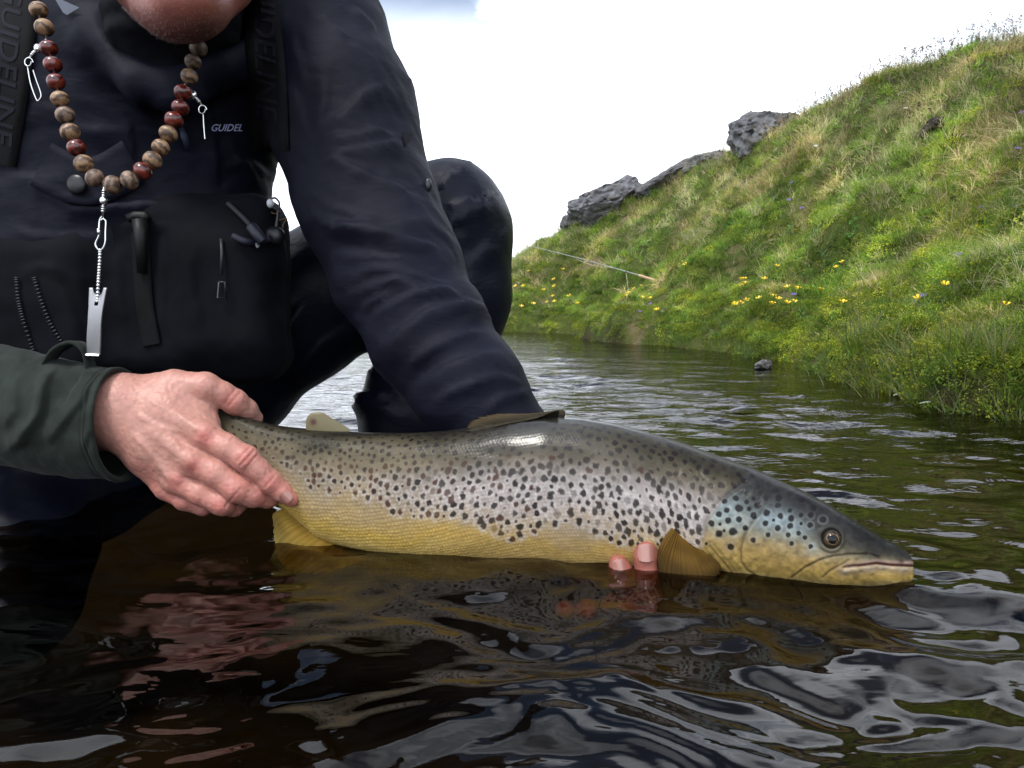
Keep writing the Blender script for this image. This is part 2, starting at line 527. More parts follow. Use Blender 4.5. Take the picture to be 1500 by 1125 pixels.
def bank_z(x, y, d=None):
    if d is None: d = bank_dist(x, y)
    d = d + .10 * fbm(p3(x * 2.2, y * 2.2), 2, 31) * sstep(-.3, .1, d)
    z = np.interp(d, PROF_T, PROF_Z)
    hs = np.interp(x - .06 * (y - 6), [-6, -2.0, -.6, .4, 1.2, 2.2, 5], [.16, .26, .42, .66, .86, .98, 1.0])
    land = sstep(.1, .6, d)
    z = z * (1 - land) + z * hs * land
    z = z + sstep(.5, 2.4, d) * (.10 * sstep(3.0, 6.0, y) + .02 + .30 * np.exp(-((y - 7.8) / 3.0) ** 2)) * sstep(14, 9, y)
    hum = fbm(p3(x * 2.6, y * 2.6), 3, 41)
    z = z + sstep(-.02, .2, d) * (.06 * np.abs(fbm(p3(x * 3.4, y * 3.4), 2, 47)) * sstep(.9, .3, d) + .11 * hum * (1 - .5 * sstep(.8, 1.6, d)) + .045 * fbm(p3(x * 7, y * 7), 2, 51))
    return z
def build_bank():
    th = np.radians(np.arange(-38, 122, .33)); r = [.75]
    while r[-1] < 62: r.append(r[-1] * (1.011 if r[-1] < 18 else 1.05))
    R, T = np.meshgrid(np.array(r), th, indexing='ij')
    x = R * np.sin(T); y = R * np.cos(T)
    d = bank_dist(x, y); z = bank_z(x, y, d)
    n0, n1 = x.shape
    keep = d > -.5
    V = np.stack([x, y, z], -1).reshape(-1, 3)
    i = np.arange(n0 - 1)[:, None] * n1; j = np.arange(n1 - 1)[None, :]
    F = np.stack([i + j, i + 1 + j, i + n1 + 1 + j, i + n1 + j], -1).reshape(-1, 4)
    k = keep.reshape(-1); F = F[k[F].all(1)][:, ::-1]
    used = np.unique(F); mp = -np.ones(len(V), int); mp[used] = np.arange(len(used))
    V = V[used]; F = mp[F]
    dd = d.reshape(-1)[used]
    g = fbm(p3(V[:, 0] * 3, V[:, 1] * 3), 3, 61)
    soil = np.array([.03, .021, .012]); turf = np.array([.055, .07, .016]); straw = np.array([.13, .105, .055])
    a = sstep(-.06, .03, dd + .03 * g)[:, None]; bch = (sstep(.2, .9, g + .45 * sstep(1.2, 2.6, dd) - .3))[:, None]
    c = soil * (1 - a) + (turf * (1 - bch) + straw * bch) * a
    o = mk('bank', V, F, vcol('bank_earth', .95, .1, bump=[(60, .8, .02)]), origin=(0, 0, 0), col=c)
    tag(o, 'steep river bank of turf over dark earth', None, None, 'structure')
    return o
BANK = build_bank()
def ground_hit(px, py, y0=1.2, y1=30):
    ys = np.geomspace(y0, y1, 1200)
    Q = P(np.full(len(ys), px), np.full(len(ys), py), ys)
    h = Q[:, 2] - bank_z(Q[:, 0], Q[:, 1])
    k = np.argmax(h < 0)
    if h[k] >= 0: k = int(np.argmin(h))
    return Q[k]

# ------------------------------------------------------------------ river bed and far shore
def build_bed():
    g = np.concatenate([-np.geomspace(170, 2.2, 16), np.arange(-2, 3, .05), np.geomspace(3.05, 170, 16)])
    X, Y = np.meshgrid(g, g, indexing='ij')
    Z = -.30 + .03 * fbm(p3(X * 2.5, Y * 2.5), 3, 71) - .25 * sstep(3, 12, np.hypot(X, Y))
    n = len(g); i = np.arange(n - 1)[:, None] * n; j = np.arange(n - 1)[None, :]
    F = np.stack([i + j, i + n + j, i + n + 1 + j, i + 1 + j], -1).reshape(-1, 4)
    V = np.stack([X, Y, Z], -1).reshape(-1, 3)
    m, t, b = new_mat('river_bed')
    tc = N(t, 'ShaderNodeTexCoord')
    vo = N(t, 'ShaderNodeTexVoronoi'); setin(vo, Scale=9.0, Randomness=1.0)
    nz = N(t, 'ShaderNodeTexNoise'); setin(nz, Scale=5.0, Detail=6.0, Roughness=.65)
    for q in (vo, nz): link(t, tc.outputs['Object'], q.inputs['Vector'])
    cr = N(t, 'ShaderNodeValToRGB')
    cr.color_ramp.elements[0].position = .35; cr.color_ramp.elements[0].color = (.004, .0028, .0015, 1)
    cr.color_ramp.elements[1].position = .68; cr.color_ramp.elements[1].color = (.024, .020, .006, 1)
    e = cr.color_ramp.elements.new(.52); e.color = (.008, .006, .0028, 1)
    link(t, nz.outputs[0], cr.inputs[0])
    mx = N(t, 'ShaderNodeMix', data_type='RGBA', blend_type='MULTIPLY'); mx.inputs['Factor'].default_value = .6
    link(t, cr.outputs[0], mx.inputs['A']); link(t, vo.outputs['Distance'], mx.inputs['B'])
    link(t, cr.outputs[0], b.inputs['Base Color'])
    b.inputs['Roughness'].default_value = .9
    bp = N(t, 'ShaderNodeBump'); bp.inputs['Strength'].default_value = .6; bp.inputs['Distance'].default_value = .03
    link(t, vo.outputs['Distance'], bp.inputs['Height']); link(t, bp.outputs[0], b.inputs['Normal'])
    tag(mk('riverbed', V, F, m, origin=(0, 0, 0)), 'dark brown silt river bed under the water', None, None, 'structure')
    # low meadow on the far side
    a = np.radians(np.arange(-150, 20, 1.5)); rr = np.array([48, 49, 51, 55, 62, 75, 100, 160])
    R, T = np.meshgrid(rr, a, indexing='ij')
    X = R * np.sin(T); Y = R * np.cos(T)
    Z = np.interp(R, rr, [-.6, .1, .5, .7, .9, 1.2, 1.6, 2.0]) + .15 * fbm(p3(X * .12, Y * .12), 3, 81)
    n0, n1 = X.shape; i = np.arange(n0 - 1)[:, None] * n1; j = np.arange(n1 - 1)[None, :]
    F = np.stack([i + j, i + n1 + j, i + n1 + 1 + j, i + 1 + j], -1).reshape(-1, 4)[:, ::-1]
    tag(mk('meadow', np.stack([X, Y, Z], -1).reshape(-1, 3), F, plain('meadow_turf', (.06, .08, .025), .95, var=.4, vscale=.6), origin=(0, 0, 0)),
        'low green meadow on the far shore', None, None, 'structure')
build_bed()

# ------------------------------------------------------------------ grass: scattered tufts
PROTO = bpy.data.collections.new('grass_tufts')            # holds the tufts that are scattered
def tuft(name, mat, nb, hmin, hmax, spread, lean, w, cols, droop=.5, seg=3, head=0):
    V = []; F = []; C = []
    for _ in range(nb):
        a = random.uniform(0, 6.283); rr = spread * math.sqrt(random.random())
        bx, by = rr * math.cos(a), rr * math.sin(a)
        h = random.uniform(hmin, hmax); la = a + random.uniform(-1.2, 1.2); le = lean * random.uniform(.15, 1)
        fa = random.uniform(0, 6.283); wx, wy = math.cos(fa) * w / 2, math.sin(fa) * w / 2
        col = random.choice(cols); k = random.uniform(.75, 1.25); col = tuple(c * k for c in col)
        b = len(V)
        for s in range(seg + 1):
            t = s / seg
            out = h * le * (t ** 2) * (1 + droop * t); zz = h * (t - droop * le * .5 * t ** 3)
            q = (1 - t ** 2) if not head else max(1 - t * .9, .25)
            x, y = bx + math.cos(la) * out, by + math.sin(la) * out
            V += [(x - wx * q, y - wy * q, zz), (x + wx * q, y + wy * q, zz)]; C += [col, col]
        for s in range(seg): F.append((b + 2 * s, b + 2 * s + 1, b + 2 * s + 3, b + 2 * s + 2))
        if head:                                           # loose seed head
            for _k in range(head):
                f = random.uniform(0, .3); ang = random.uniform(0, 6.28); L = .012
                px_, py_, pz_ = x, y, zz - f * h * .6
                b = len(V); V += [(px_, py_, pz_), (px_ + L * math.cos(ang), py_ + L * math.sin(ang), pz_ + L), (px_ + .3 * L * math.cos(ang + 1), py_ + .3 * L * math.sin(ang + 1), pz_ + L * .8)]
                F.append((b, b + 1, b + 2)); C += [(.10, .075, .05)] * 3
    me = bpy.data.meshes.new(name); me.from_pydata(V, [], F); me.update()
    at = me.color_attributes.new('Col', 'FLOAT_COLOR', 'POINT')
    at.data.foreach_set('color', np.c_[np.array(C), np.ones(len(C))].astype(np.float32).ravel())
    me.materials.append(mat)
    o = bpy.data.objects.new(name, me); PROTO.objects.link(o)
    return o
def leaf_clump(name, mat, nl, rad, hgt, size, cols):
    V = []; F = []; C = []
    for _ in range(nl):
        a = random.uniform(0, 6.283); rr = rad * math.sqrt(random.random()); z = hgt * random.uniform(.2, 1) * (1 - (rr / rad) ** 2 * .7)
        c = Vector((rr * math.cos(a), rr * math.sin(a), z))
        n = Vector((random.gauss(0, .5), random.gauss(0, .5), 1)).normalized(); u = n.orthogonal().normalized()
        u.rotate(Matrix.Rotation(random.uniform(0, 6.28), 3, n)); v = n.cross(u); s = size * random.uniform(.6, 1.3)
        b = len(V)
        V += [c - u * s, c + v * s * .55 , c + u * s, c - v * s * .55]; F.append((b, b + 1, b + 2, b + 3))
        k = random.uniform(.7, 1.3); col = tuple(q * k for q in random.choice(cols)); C += [col] * 4
    me = bpy.data.meshes.new(name); me.from_pydata([tuple(v) for v in V], [], F); me.update()
    at = me.color_attributes.new('Col', 'FLOAT_COLOR', 'POINT')
    at.data.foreach_set('color', np.c_[np.array(C), np.ones(len(C))].astype(np.float32).ravel())
    me.materials.append(mat)
    o = bpy.data.objects.new(name, me); PROTO.objects.link(o)
    return o
G_MAT = vcol('grass_blade', .6, .25, trans=.4, instancer=True)
GREEN = [(.082, .135, .02), (.115, .18, .022), (.15, .20, .034), (.055, .105, .015), (.17, .19, .055)]
STRAW = [(.30, .25, .15), (.24, .20, .115), (.36, .31, .21), (.13, .165, .04)]
MOSSY = [(.16, .20, .022), (.24, .25, .02), (.10, .14, .02)]
KINDS = dict(
    green=[tuft('green_tuft', G_MAT, 60, .022, .066, .05, .85, .0032, GREEN) for _ in range(4)],
    mixed=[tuft('mixed_tuft', G_MAT, 50, .035, .09, .055, .95, .003, GREEN + STRAW[:3]) for _ in range(3)],
    straw=[tuft('dry_tuft', G_MAT, 40, .05, .11, .05, 1.3, .0028, STRAW, droop=.9) for _ in range(3)],
    moss=[leaf_clump('moss_clump', G_MAT, 220, .075, .045, .0046, MOSSY) for _ in range(2)],
    leafy=[leaf_clump('leafy_clump', G_MAT, 40, .05, .05, .011, [(.05, .11, .02), (.07, .13, .025)]) for _ in range(2)],
    reed=[tuft('shore_tuft', G_MAT, 16, .09, .24, .035, .5, .0045, [(.09, .14, .035), (.12, .16, .05), (.20, .20, .08)], droop=.35, seg=4) for _ in range(3)],
    seed=[tuft('seed_tuft', G_MAT, 6, .16, .30, .05, .35, .0042, [(.16, .15, .06), (.11, .13, .03)], droop=.3, seg=3, head=9) for _ in range(3)],
)
PROTO_IDX = {o: i for i, o in enumerate(sorted(PROTO.objects, key=lambda q: q.name))}
def scatter(name, label, XY, kinds, scl, tint, tilt=.35, sink=.005):
    """one object of scattered tufts: points carry kind, turn, size and tint"""
    n = len(XY); z = bank_z(XY[:, 0], XY[:, 1]) - sink
    e = .03
    gx = (bank_z(XY[:, 0] + e, XY[:, 1]) - z - sink) / e; gy = (bank_z(XY[:, 0], XY[:, 1] + e) - z - sink) / e
    V = np.c_[XY, z]
    me = bpy.data.meshes.new(name); me.vertices.add(n); me.vertices.foreach_set('co', V.astype(np.float32).ravel())
    idx = np.array([PROTO_IDX[k] for k in kinds], np.int32)
    f = .45 * tilt / .35
    rot = np.c_[np.clip(gy, -2, 2) * f + RNG.normal(0, .18, n), -np.clip(gx, -2, 2) * f + RNG.normal(0, .18, n), RNG.uniform(0, 6.283, n)]
    a = me.attributes.new('idx', 'INT', 'POINT'); a.data.foreach_set('value', idx)
    a = me.attributes.new('rot', 'FLOAT_VECTOR', 'POINT'); a.data.foreach_set('vector', rot.astype(np.float32).ravel())
    a = me.attributes.new('scl', 'FLOAT', 'POINT'); a.data.foreach_set('value', np.asarray(scl, np.float32))
    a = me.attributes.new('tint', 'FLOAT_COLOR', 'POINT'); a.data.foreach_set('color', np.c_[tint, np.ones(n)].astype(np.float32).ravel())
    me.materials.append(G_MAT)
    o = bpy.data.objects.new(name, me); COL.objects.link(o)
    ng = bpy.data.node_groups.get('scatter_tufts')
    if ng is None:
        ng = bpy.data.node_groups.new('scatter_tufts', 'GeometryNodeTree')
        ng.interface.new_socket('Geometry', in_out='INPUT', socket_type='NodeSocketGeometry')
        ng.interface.new_socket('Geometry', in_out='OUTPUT', socket_type='NodeSocketGeometry')
        gi = ng.nodes.new('NodeGroupInput'); go = ng.nodes.new('NodeGroupOutput')
        ci = ng.nodes.new('GeometryNodeCollectionInfo'); ci.inputs['Collection'].default_value = PROTO
        ci.inputs['Separate Children'].default_value = True; ci.inputs['Reset Children'].default_value = True
        ip = ng.nodes.new('GeometryNodeInstanceOnPoints'); ip.inputs['Pick Instance'].default_value = True
        def na(nm, ty):
            q = ng.nodes.new('GeometryNodeInputNamedAttribute'); q.data_type = ty; q.inputs['Name'].default_value = nm; return q.outputs['Attribute']
        er = ng.nodes.new('FunctionNodeEulerToRotation')
        L = ng.links.new
        L(gi.outputs[0], ip.inputs['Points']); L(ci.outputs[0], ip.inputs['Instance'])
        L(na('idx', 'INT'), ip.inputs['Instance Index']); L(na('rot', 'FLOAT_VECTOR'), er.inputs[0]); L(er.outputs[0], ip.inputs['Rotation'])
        L(na('scl', 'FLOAT'), ip.inputs['Scale']); L(ip.outputs[0], go.inputs[0])
    md = o.modifiers.new('scatter', 'NODES'); md.node_group = ng
    tag(o, label, None, None, 'stuff')
    return o
def sample_land(n, dmin, dmax, rmin=1.2, rmax=20, th0=-20, th1=60):
    """points over the bank, denser near the camera"""
    r = rmin * (rmax / rmin) ** RNG.random(n * 3); t = np.radians(RNG.uniform(th0, th1, n * 3))
    X = r * np.sin(t); Y = r * np.cos(t); d = bank_dist(X, Y)
    k = (d > dmin) & (d < dmax)
    Q = np.c_[X, Y][k][:n]; return Q, d[k][:n]
def build_grass():
    Q, d = sample_land(30000, .05, 4.2)
    g = fbm(p3(Q[:, 0] * 3.1, Q[:, 1] * 3.1), 3, 91); g2 = fbm(p3(Q[:, 0] * 6.3, Q[:, 1] * 6.3), 3, 97)
    dry = .04 + .16 * sstep(.6, 1.6, d) + .58 * sstep(-.05, 1.1, g + .62 * sstep(.7, 2.2, d) - .28 + .5 * g2)
    u = RNG.random(len(Q))
    low = sstep(.75, .25, d)
    kinds = []; tint = np.ones((len(Q), 3)); scl = RNG.uniform(.75, 1.25, len(Q))
    for i in range(len(Q)):
        if u[i] < dry[i] * .62: k = random.choice(KINDS['straw'])
        elif u[i] < dry[i] * .95: k = random.choice(KINDS['mixed'])
        elif RNG.random() < .15 + .35 * low[i]: k = random.choice(KINDS['moss'])
        elif RNG.random() < .10: k = random.choice(KINDS['leafy'])
        else: k = random.choice(KINDS['green'])
        kinds.append(k)
    dark = 1.35 + 1.15 * sstep(-.6, .6, g2 + .6 * RNG.normal(0, .35, len(Q)))
    warm = sstep(-.3, .7, fbm(p3(Q[:, 0] * 2.9, Q[:, 1] * 2.9), 2, 99)); dark *= .72 + .45 * sstep(-.5, .3, fbm(p3(Q[:, 0] * 4.5, Q[:, 1] * 4.5), 2, 111))
    tint = dark[:, None] * (np.array([.92, .98, .9]) * (1 - warm[:, None]) + np.array([1.15, 1.04, .92]) * warm[:, None])
    scl *= 1 - .35 * low + .18 * sstep(1.5, 2.6, d)
    far = sstep(5, 14, np.hypot(Q[:, 0], Q[:, 1])); scl *= 1 + .5 * far
    scatter('grass', 'short green and dry grass covering the bank', Q, kinds, scl, tint)
    # mossy cushions that hang over the water's edge
    Q, d = sample_land(9000, -.05, .40, 1.2, 12)
    kinds = [random.choice(KINDS['moss'] + KINDS['green'][:2]) for _ in Q]
    hum = sstep(-.5, .7, fbm(p3(Q[:, 0] * 3, Q[:, 1] * 3), 2, 103))[:, None]
    tint = np.array([.85, 1.0, .9]) * (1 - hum) + np.array([1.45, 1.3, .75]) * hum
    scatter('moss', 'yellow green moss cushions along the edge of the bank', Q, kinds, RNG.uniform(.6, 1.1, len(Q)), tint)
    # lush short turf that rounds off the very edge
    Q, d = sample_land(5200, -.03, .34, 1.15, 12, -20, 75)
    kinds = [random.choice(KINDS['green'] + KINDS['moss'][:1]) for _ in Q]
    hum = sstep(-.5, .6, fbm(p3(Q[:, 0] * 4, Q[:, 1] * 4), 2, 131))[:, None]
    tint = np.array([.85, 1.05, .9]) * (1 - hum) + np.array([1.35, 1.4, .8]) * hum
    scatter('edge_turf', 'bright green short turf rounding off the edge of the bank', Q, kinds, RNG.uniform(.5, .95, len(Q)), tint)
    # long blades standing in the shallow edge
    Q, d = sample_land(1500, -.10, .10, 1.3, 4.6, 8, 50)
    pr = sstep(4.3, 2.4, Q[:, 1]) * (.25 + .75 * sstep(-.2, .5, fbm(p3(Q[:, 0] * 5, Q[:, 1] * 5), 2, 107)))
    Q = Q[RNG.random(len(Q)) < pr * .75]
    kinds = [random.choice(KINDS['reed']) for _ in Q]
    scatter('shore_grass', 'long pale green blades standing in the water at the bank', Q, kinds, RNG.uniform(.5, 1.0, len(Q)), RNG.uniform(.8, 1.2, (len(Q), 1)) * np.ones((1, 3)), tilt=.1, sink=.02)
    # seed stalks on the crest
    Q, d = sample_land(900, 1.7, 3.6, 3.5, 14, 12, 50)
    Q = Q[RNG.random(len(Q)) < .75]
    kinds = [random.choice(KINDS['seed']) for _ in Q]
    scatter('seed_grass', 'tall thin seed stalks along the top of the bank', Q, kinds, RNG.uniform(.5, 1.1, len(Q)), RNG.uniform(.8, 1.2, (len(Q), 1)) * np.ones((1, 3)), tilt=.1)
build_grass()
# ------------------------------------------------------------------ rocks
def ico(sub):
    import bmesh
    bm = bmesh.new(); bmesh.ops.create_icosphere(bm, subdivisions=sub, radius=1)
    V = np.array([v.co[:] for v in bm.verts]); F = [tuple(v.index for v in f.verts) for f in bm.faces]; bm.free()
    return V, F
def rock_mat(name, base, moss=0.35):
    m, t, b = new_mat(name)
    tc = N(t, 'ShaderNodeTexCoord')
    n1 = N(t, 'ShaderNodeTexNoise'); setin(n1, Scale=9.0, Detail=9.0, Roughness=.7)
    n2 = N(t, 'ShaderNodeTexNoise'); setin(n2, Scale=4.0, Detail=5.0, Roughness=.6)
    for q in (n1, n2): link(t, tc.outputs['Object'], q.inputs['Vector'])
    cr = N(t, 'ShaderNodeValToRGB'); e = cr.color_ramp.elements
    e[0].position = .3; e[0].color = (*[c * .35 for c in base], 1); e[1].position = .72; e[1].color = (*[c * 1.7 for c in base], 1)
    link(t, n1.outputs[0], cr.inputs[0])
    c2 = N(t, 'ShaderNodeValToRGB'); e = c2.color_ramp.elements
    e[0].position = .55; e[0].color = (0, 0, 0, 1); e[1].position = .66; e[1].color = (moss, moss, moss, 1)
    link(t, n2.outputs[0], c2.inputs[0])
    mx = N(t, 'ShaderNodeMix', data_type='RGBA'); mx.inputs['B'].default_value = (.16, .095, .035, 1)
    link(t, c2.outputs[0], mx.inputs['Factor']); link(t, cr.outputs[0], mx.inputs['A']); link(t, mx.outputs['Result'], b.inputs['Base Color'])
    b.inputs['Roughness'].default_value = .9
    bp = N(t, 'ShaderNodeBump'); bp.inputs['Strength'].default_value = .8; bp.inputs['Distance'].default_value = .03
    link(t, n1.outputs[0], bp.inputs['Height']); link(t, bp.outputs[0], b.inputs['Normal'])
    return m
ROCK = rock_mat('lichen_rock', (.12, .12, .128))
ROCKD = rock_mat('dark_basalt', (.08, .079, .082), .5)
def rock(name, ctr, size, seed, mat, label, cat='rock', rotz=0.0, sub=5, tiltx=0.0):
    V, F = ico(sub)
    n = V.copy()
    rg = np.random.default_rng(seed)
    for _ in range(13):                                   # broken facets
        d = rg.normal(size=3); d /= np.linalg.norm(d); c = rg.uniform(.55, .85)
        e = np.maximum(V @ d - c, 0); V = V - e[:, None] * d * .92
    V = V * (1 + .10 * fbm(n * 2.2, 3, seed) + .05 * fbm(n * 7, 3, seed + 3))[:, None]
    cr = np.abs(fbm(n * np.array([1.6, 1.6, 4.5]) + .6, 2, seed + 9)); V = V * (1 - .10 * np.exp(-(cr / .07) ** 2))[:, None]
    V = V * np.asarray(size)
    M = np.array(Matrix.Rotation(rotz, 3, 'Z') @ Matrix.Rotation(tiltx, 3, 'Y'))
    V = V @ M.T + np.asarray(ctr)
    o = mk(name, V, F, mat, smooth=False, origin=ctr)
    return tag(o, label, cat)
def crest(px, py, dy=.0):
    return ground_hit(px, py)
def skyline(px, sink=0.0):
    """the highest spot of the bank seen in this column of the view"""
    ys = np.geomspace(3.0, 26, 500); d = ray(px, 300); X = d[0] / d[1] * ys
    z = bank_z(X, ys); el = (z - CAM_H) / ys; k = int(np.argmax(el))
    return np.array([X[k], ys[k], z[k] - sink])
def rocks():
    rock('boulder', skyline(1110) + [0, -.1, .02], (.42, .38, .36), 3, ROCK, 'pale grey boulder highest on the crest of the bank', tiltx=-.25, rotz=.2)
    rock('turf_cap', skyline(1148) + [0, .05, .08], (.24, .26, .12), 13, ROCKD, 'dark turf topped stone behind the pale boulder', tiltx=-.2)
    rock('boulder', skyline(978) + [0, -.1, -.02], (.72, .4, .19), 5, ROCKD, 'long low rock ledge between the two larger outcrops on the crest', 'rock', tiltx=-.5)
    rock('boulder', skyline(884) + [0, -.2, .0], (.56, .45, .42), 8, ROCK, 'large cracked dark rock outcrop at the far left of the crest', tiltx=-.4)
    rock('boulder', skyline(843) + [0, -.2, .02], (.24, .3, .22), 17, ROCKD, 'small dark rock at the left foot of the cracked outcrop', tiltx=-.6)
    rock('boulder', skyline(1022) + [0, -.1, -.02], (.30, .25, .14), 19, ROCK, 'small grey rock at the upper end of the long ledge', tiltx=-.3)
    S = PW(1120, 541); rock('river_stone', S + [0, 0, .012], (.042, .05, .032), 23, plain('wet_stone', (.055, .05, .048), .35, var=.4, vscale=60), 'small wet stone breaking the water surface near the bank', 'stone', sub=4)
    Q = PW(1006, 500); rock('bank_stone', Q + [0.02, .12, .12], (.13, .12, .085), 29, rock_mat('brown_stone', (.075, .06, .06), .5), 'brown stone in the gap of turf above the waterline', 'stone', sub=4)
    q = ground_hit(1372, 190); rock('earth_clod', q + [-.01, -.005, .0], (.14, .13, .085), 31, plain('peat', (.022, .016, .012), .95, var=.5, vscale=40), 'dark hollow of bare peat under a straw tuft high on the bank', 'clod', sub=4)
rocks()

# ------------------------------------------------------------------ flowers
STEM = plain('flower_stem', (.07, .12, .025), .6)
PETAL = plain('buttercup_petal', (.82, .56, .01), .3, spec=.6)
PURPLE = plain('violet_petal', (.15, .09, .36), .6)
WHITE = plain('white_petal', (.75, .75, .7), .6)
def flower_mesh(name, mat, npet, rad, cup, stem, seed):
    rg = random.Random(seed)
    me = bpy.data.meshes.new(name); V = []; F = []; mi = []
    ax = Vector((rg.uniform(-.5, .1), rg.uniform(-.9, -.2), 1)).normalized(); M = Vector((0, 0, 1)).rotation_difference(ax).to_matrix()
    top = Vector((rg.uniform(-.015, .015), rg.uniform(-.03, 0), stem))
    for k in range(npet):
        a0 = 6.283 * k / npet
        def pt(r, da, z): 
            q = M @ Vector((r * math.cos(a0 + da), r * math.sin(a0 + da), z)); return tuple(top + q)
        b = len(V); w = 5.4 / npet
        V += [pt(rad * .1, 0, 0), pt(rad * .55, -w * .42, cup * .45), pt(rad * .95, -w * .35, cup), pt(rad * 1.05, 0, cup * 1.05), pt(rad * .95, w * .35, cup), pt(rad * .55, w * .42, cup * .45)]
        F += [(b, b + 1, b + 2, b + 3), (b, b + 3, b + 4, b + 5)]; mi += [0, 0]
    tv, tf = tube([(0, 0, -.01), (top.x * .4, top.y * .4, stem * .55), tuple(top)], .0011, 5)
    b = len(V); V += [tuple(v) for v in tv]; F += [tuple(i + b for i in f) for f in tf]; mi += [1] * len(tf)
    me.from_pydata(V, [], F); me.update(); me.materials.append(mat); me.materials.append(STEM)
    me.polygons.foreach_set('material_index', mi)
    return me, top
BUTTER = [flower_mesh('buttercup', PETAL, 5, .0150, .0105, .10, s) for s in range(4)]
VIOLET = [flower_mesh('violet', PURPLE, 5, .018, .003, .08, s + 20) for s in range(2)]
DAISY = [flower_mesh('white_flower', WHITE, 7, .016, .003, .10, s + 40) for s in range(2)]
def plant_flower(name, protos, px, py, label, cat, group, size=1.0):
    g = ground_hit(px, py + 6)
    me, top = random.choice(protos)
    d = np.linalg.norm(g - CAM)
    # stand the plant on the turf so that its head shows at this spot
    q = P(px, py, g[1] - .11); h = q[2] - bank_z(q[0], q[1])
    s = size * random.uniform(.85, 1.15)
    o = bpy.data.objects.new(name, me); COL.objects.link(o)
    base = q - np.array([top.x, top.y, top.z]) * s
    ORG[o] = base; o.location = base; o.scale = (s, s, s); o.rotation_euler.z = random.uniform(-.5, .5)
    return tag(o, label, cat, group)
Z3 = [(1000, 180), (1287, 262), (1328, 260), (1315, 285), (1300, 297), (1430, 262), (1485, 190), (1465, 355), (1400, 367), (1320, 380), (1283, 393), (1258, 400), (1455, 398), (740, 297), (715, 312), (675, 335), (668, 352), (750, 362), (795, 365), (828, 430), (268, 385), (218, 320), (270, 262), (270, 300), (255, 355), (360, 353), (397, 395), (58, 300), (97, 300), (133, 217), (315, 207), (82, 412), (150, 398), (232, 388)]
Z4 = [(510, 168), (470, 195), (203, 305), (253, 313), (375, 318), (158, 372), (190, 392), (225, 385), (510, 388), (1060, 290), (922, 367), (1380, 400)]
BPX = [(740 + a / 3.75, 340 + b / 3.75) for a, b in Z3] + [(1100 + a / 3.75, 340 + b / 3.75) for a, b in Z4]
for i, (x, y) in enumerate(BPX):
    if x < 790: lab, gr = 'yellow buttercup on the bank right beside the angler\'s raised knee', 'buttercups beside the knee'
    elif x < 850: lab, gr = 'yellow buttercup on the far bank between the raised knee and the rod', 'buttercups between the knee and the rod'
    elif x < 965 and y > 410: lab, gr = 'yellow buttercup in the small cluster just below the cork rod handle', 'buttercups below the rod handle'
    elif x < 1020: lab, gr = 'lone yellow buttercup to the right of and above the cork rod handle', 'lone buttercup by the rod'
    elif x < 1100 and not (y < 400) and y < 428: lab, gr = 'yellow buttercup in the tight upper left knot of the broad band of blooms', 'buttercups of the upper left knot'
    elif x < 1100 and y >= 428: lab, gr = 'yellow buttercup in the short slanting row at the lower left of the broad band', 'buttercups of the slanting lower row'
    elif x < 1215 and y >= 400 and y < 429: lab, gr = 'yellow buttercup of the upper right part of the broad band of blooms', 'buttercups in the upper right of the band'
    elif x < 1215 and y >= 400: lab, gr = 'yellow buttercup of the lower right part of the broad band of blooms', 'buttercups in the lower right of the band'
    elif x < 1145: lab, gr = 'single yellow buttercup just above the middle band of blooms', 'single buttercup above the band'
    elif x < 1245 and y < 400: lab, gr = 'yellow buttercup of the close pair highest on the bank', 'highest pair of buttercups'
    elif x < 1245: lab, gr = 'yellow buttercup low on the bank to the right of the middle band', 'buttercup right of the band'
    else: lab, gr = 'yellow buttercup scattered on the right hand part of the grassy bank', 'buttercups on the right bank'
    plant_flower('buttercup', BUTTER, x, y, lab, 'flower', gr, (1.0 if x > 1210 else 1.35) if x > 900 else 1.9)
for a, b in [(1490, 430), (1465, 628), (1460, 800), (1262, 955), (1450, 945), (230, 815), (205, 910), (275, 955)]:
    x, y = 1100 + a / 3.75, 50 + b / 3.75
    right = x > 1400
    plant_flower('violet', VIOLET, x, y, 'small violet flower high on the %s of the grassy slope' % ('right edge' if right else 'middle'), 'flower', 'violets on the right edge' if right else 'violets on the upper middle slope')
for x, y in [(1404, 372), (1352, 433), (1163, 431), (953, 445), (937, 456)]:
    near = x < 1000
    plant_flower('violet', VIOLET, x, y, 'small violet flower %s' % ('beside the line hanging from the rod' if near else 'low on the slope among the buttercups'), 'flower', 'violets by the rod' if near else 'violets on the lower slope', .9)
for k, (a, b) in enumerate([(168, 488), (352, 615), (840, 408), (950, 357)]):
    plant_flower('white_flower', DAISY, 1100 + a / 3.75, 50 + b / 3.75, ['tiny white flower nearest to the pale boulder', 'tiny white flower in the turf left of the straw tufts', 'tiny white flower on top of the straw tuft', 'tiny white flower just below the skyline on the right'][k], 'flower', 'white flowers on the slope')

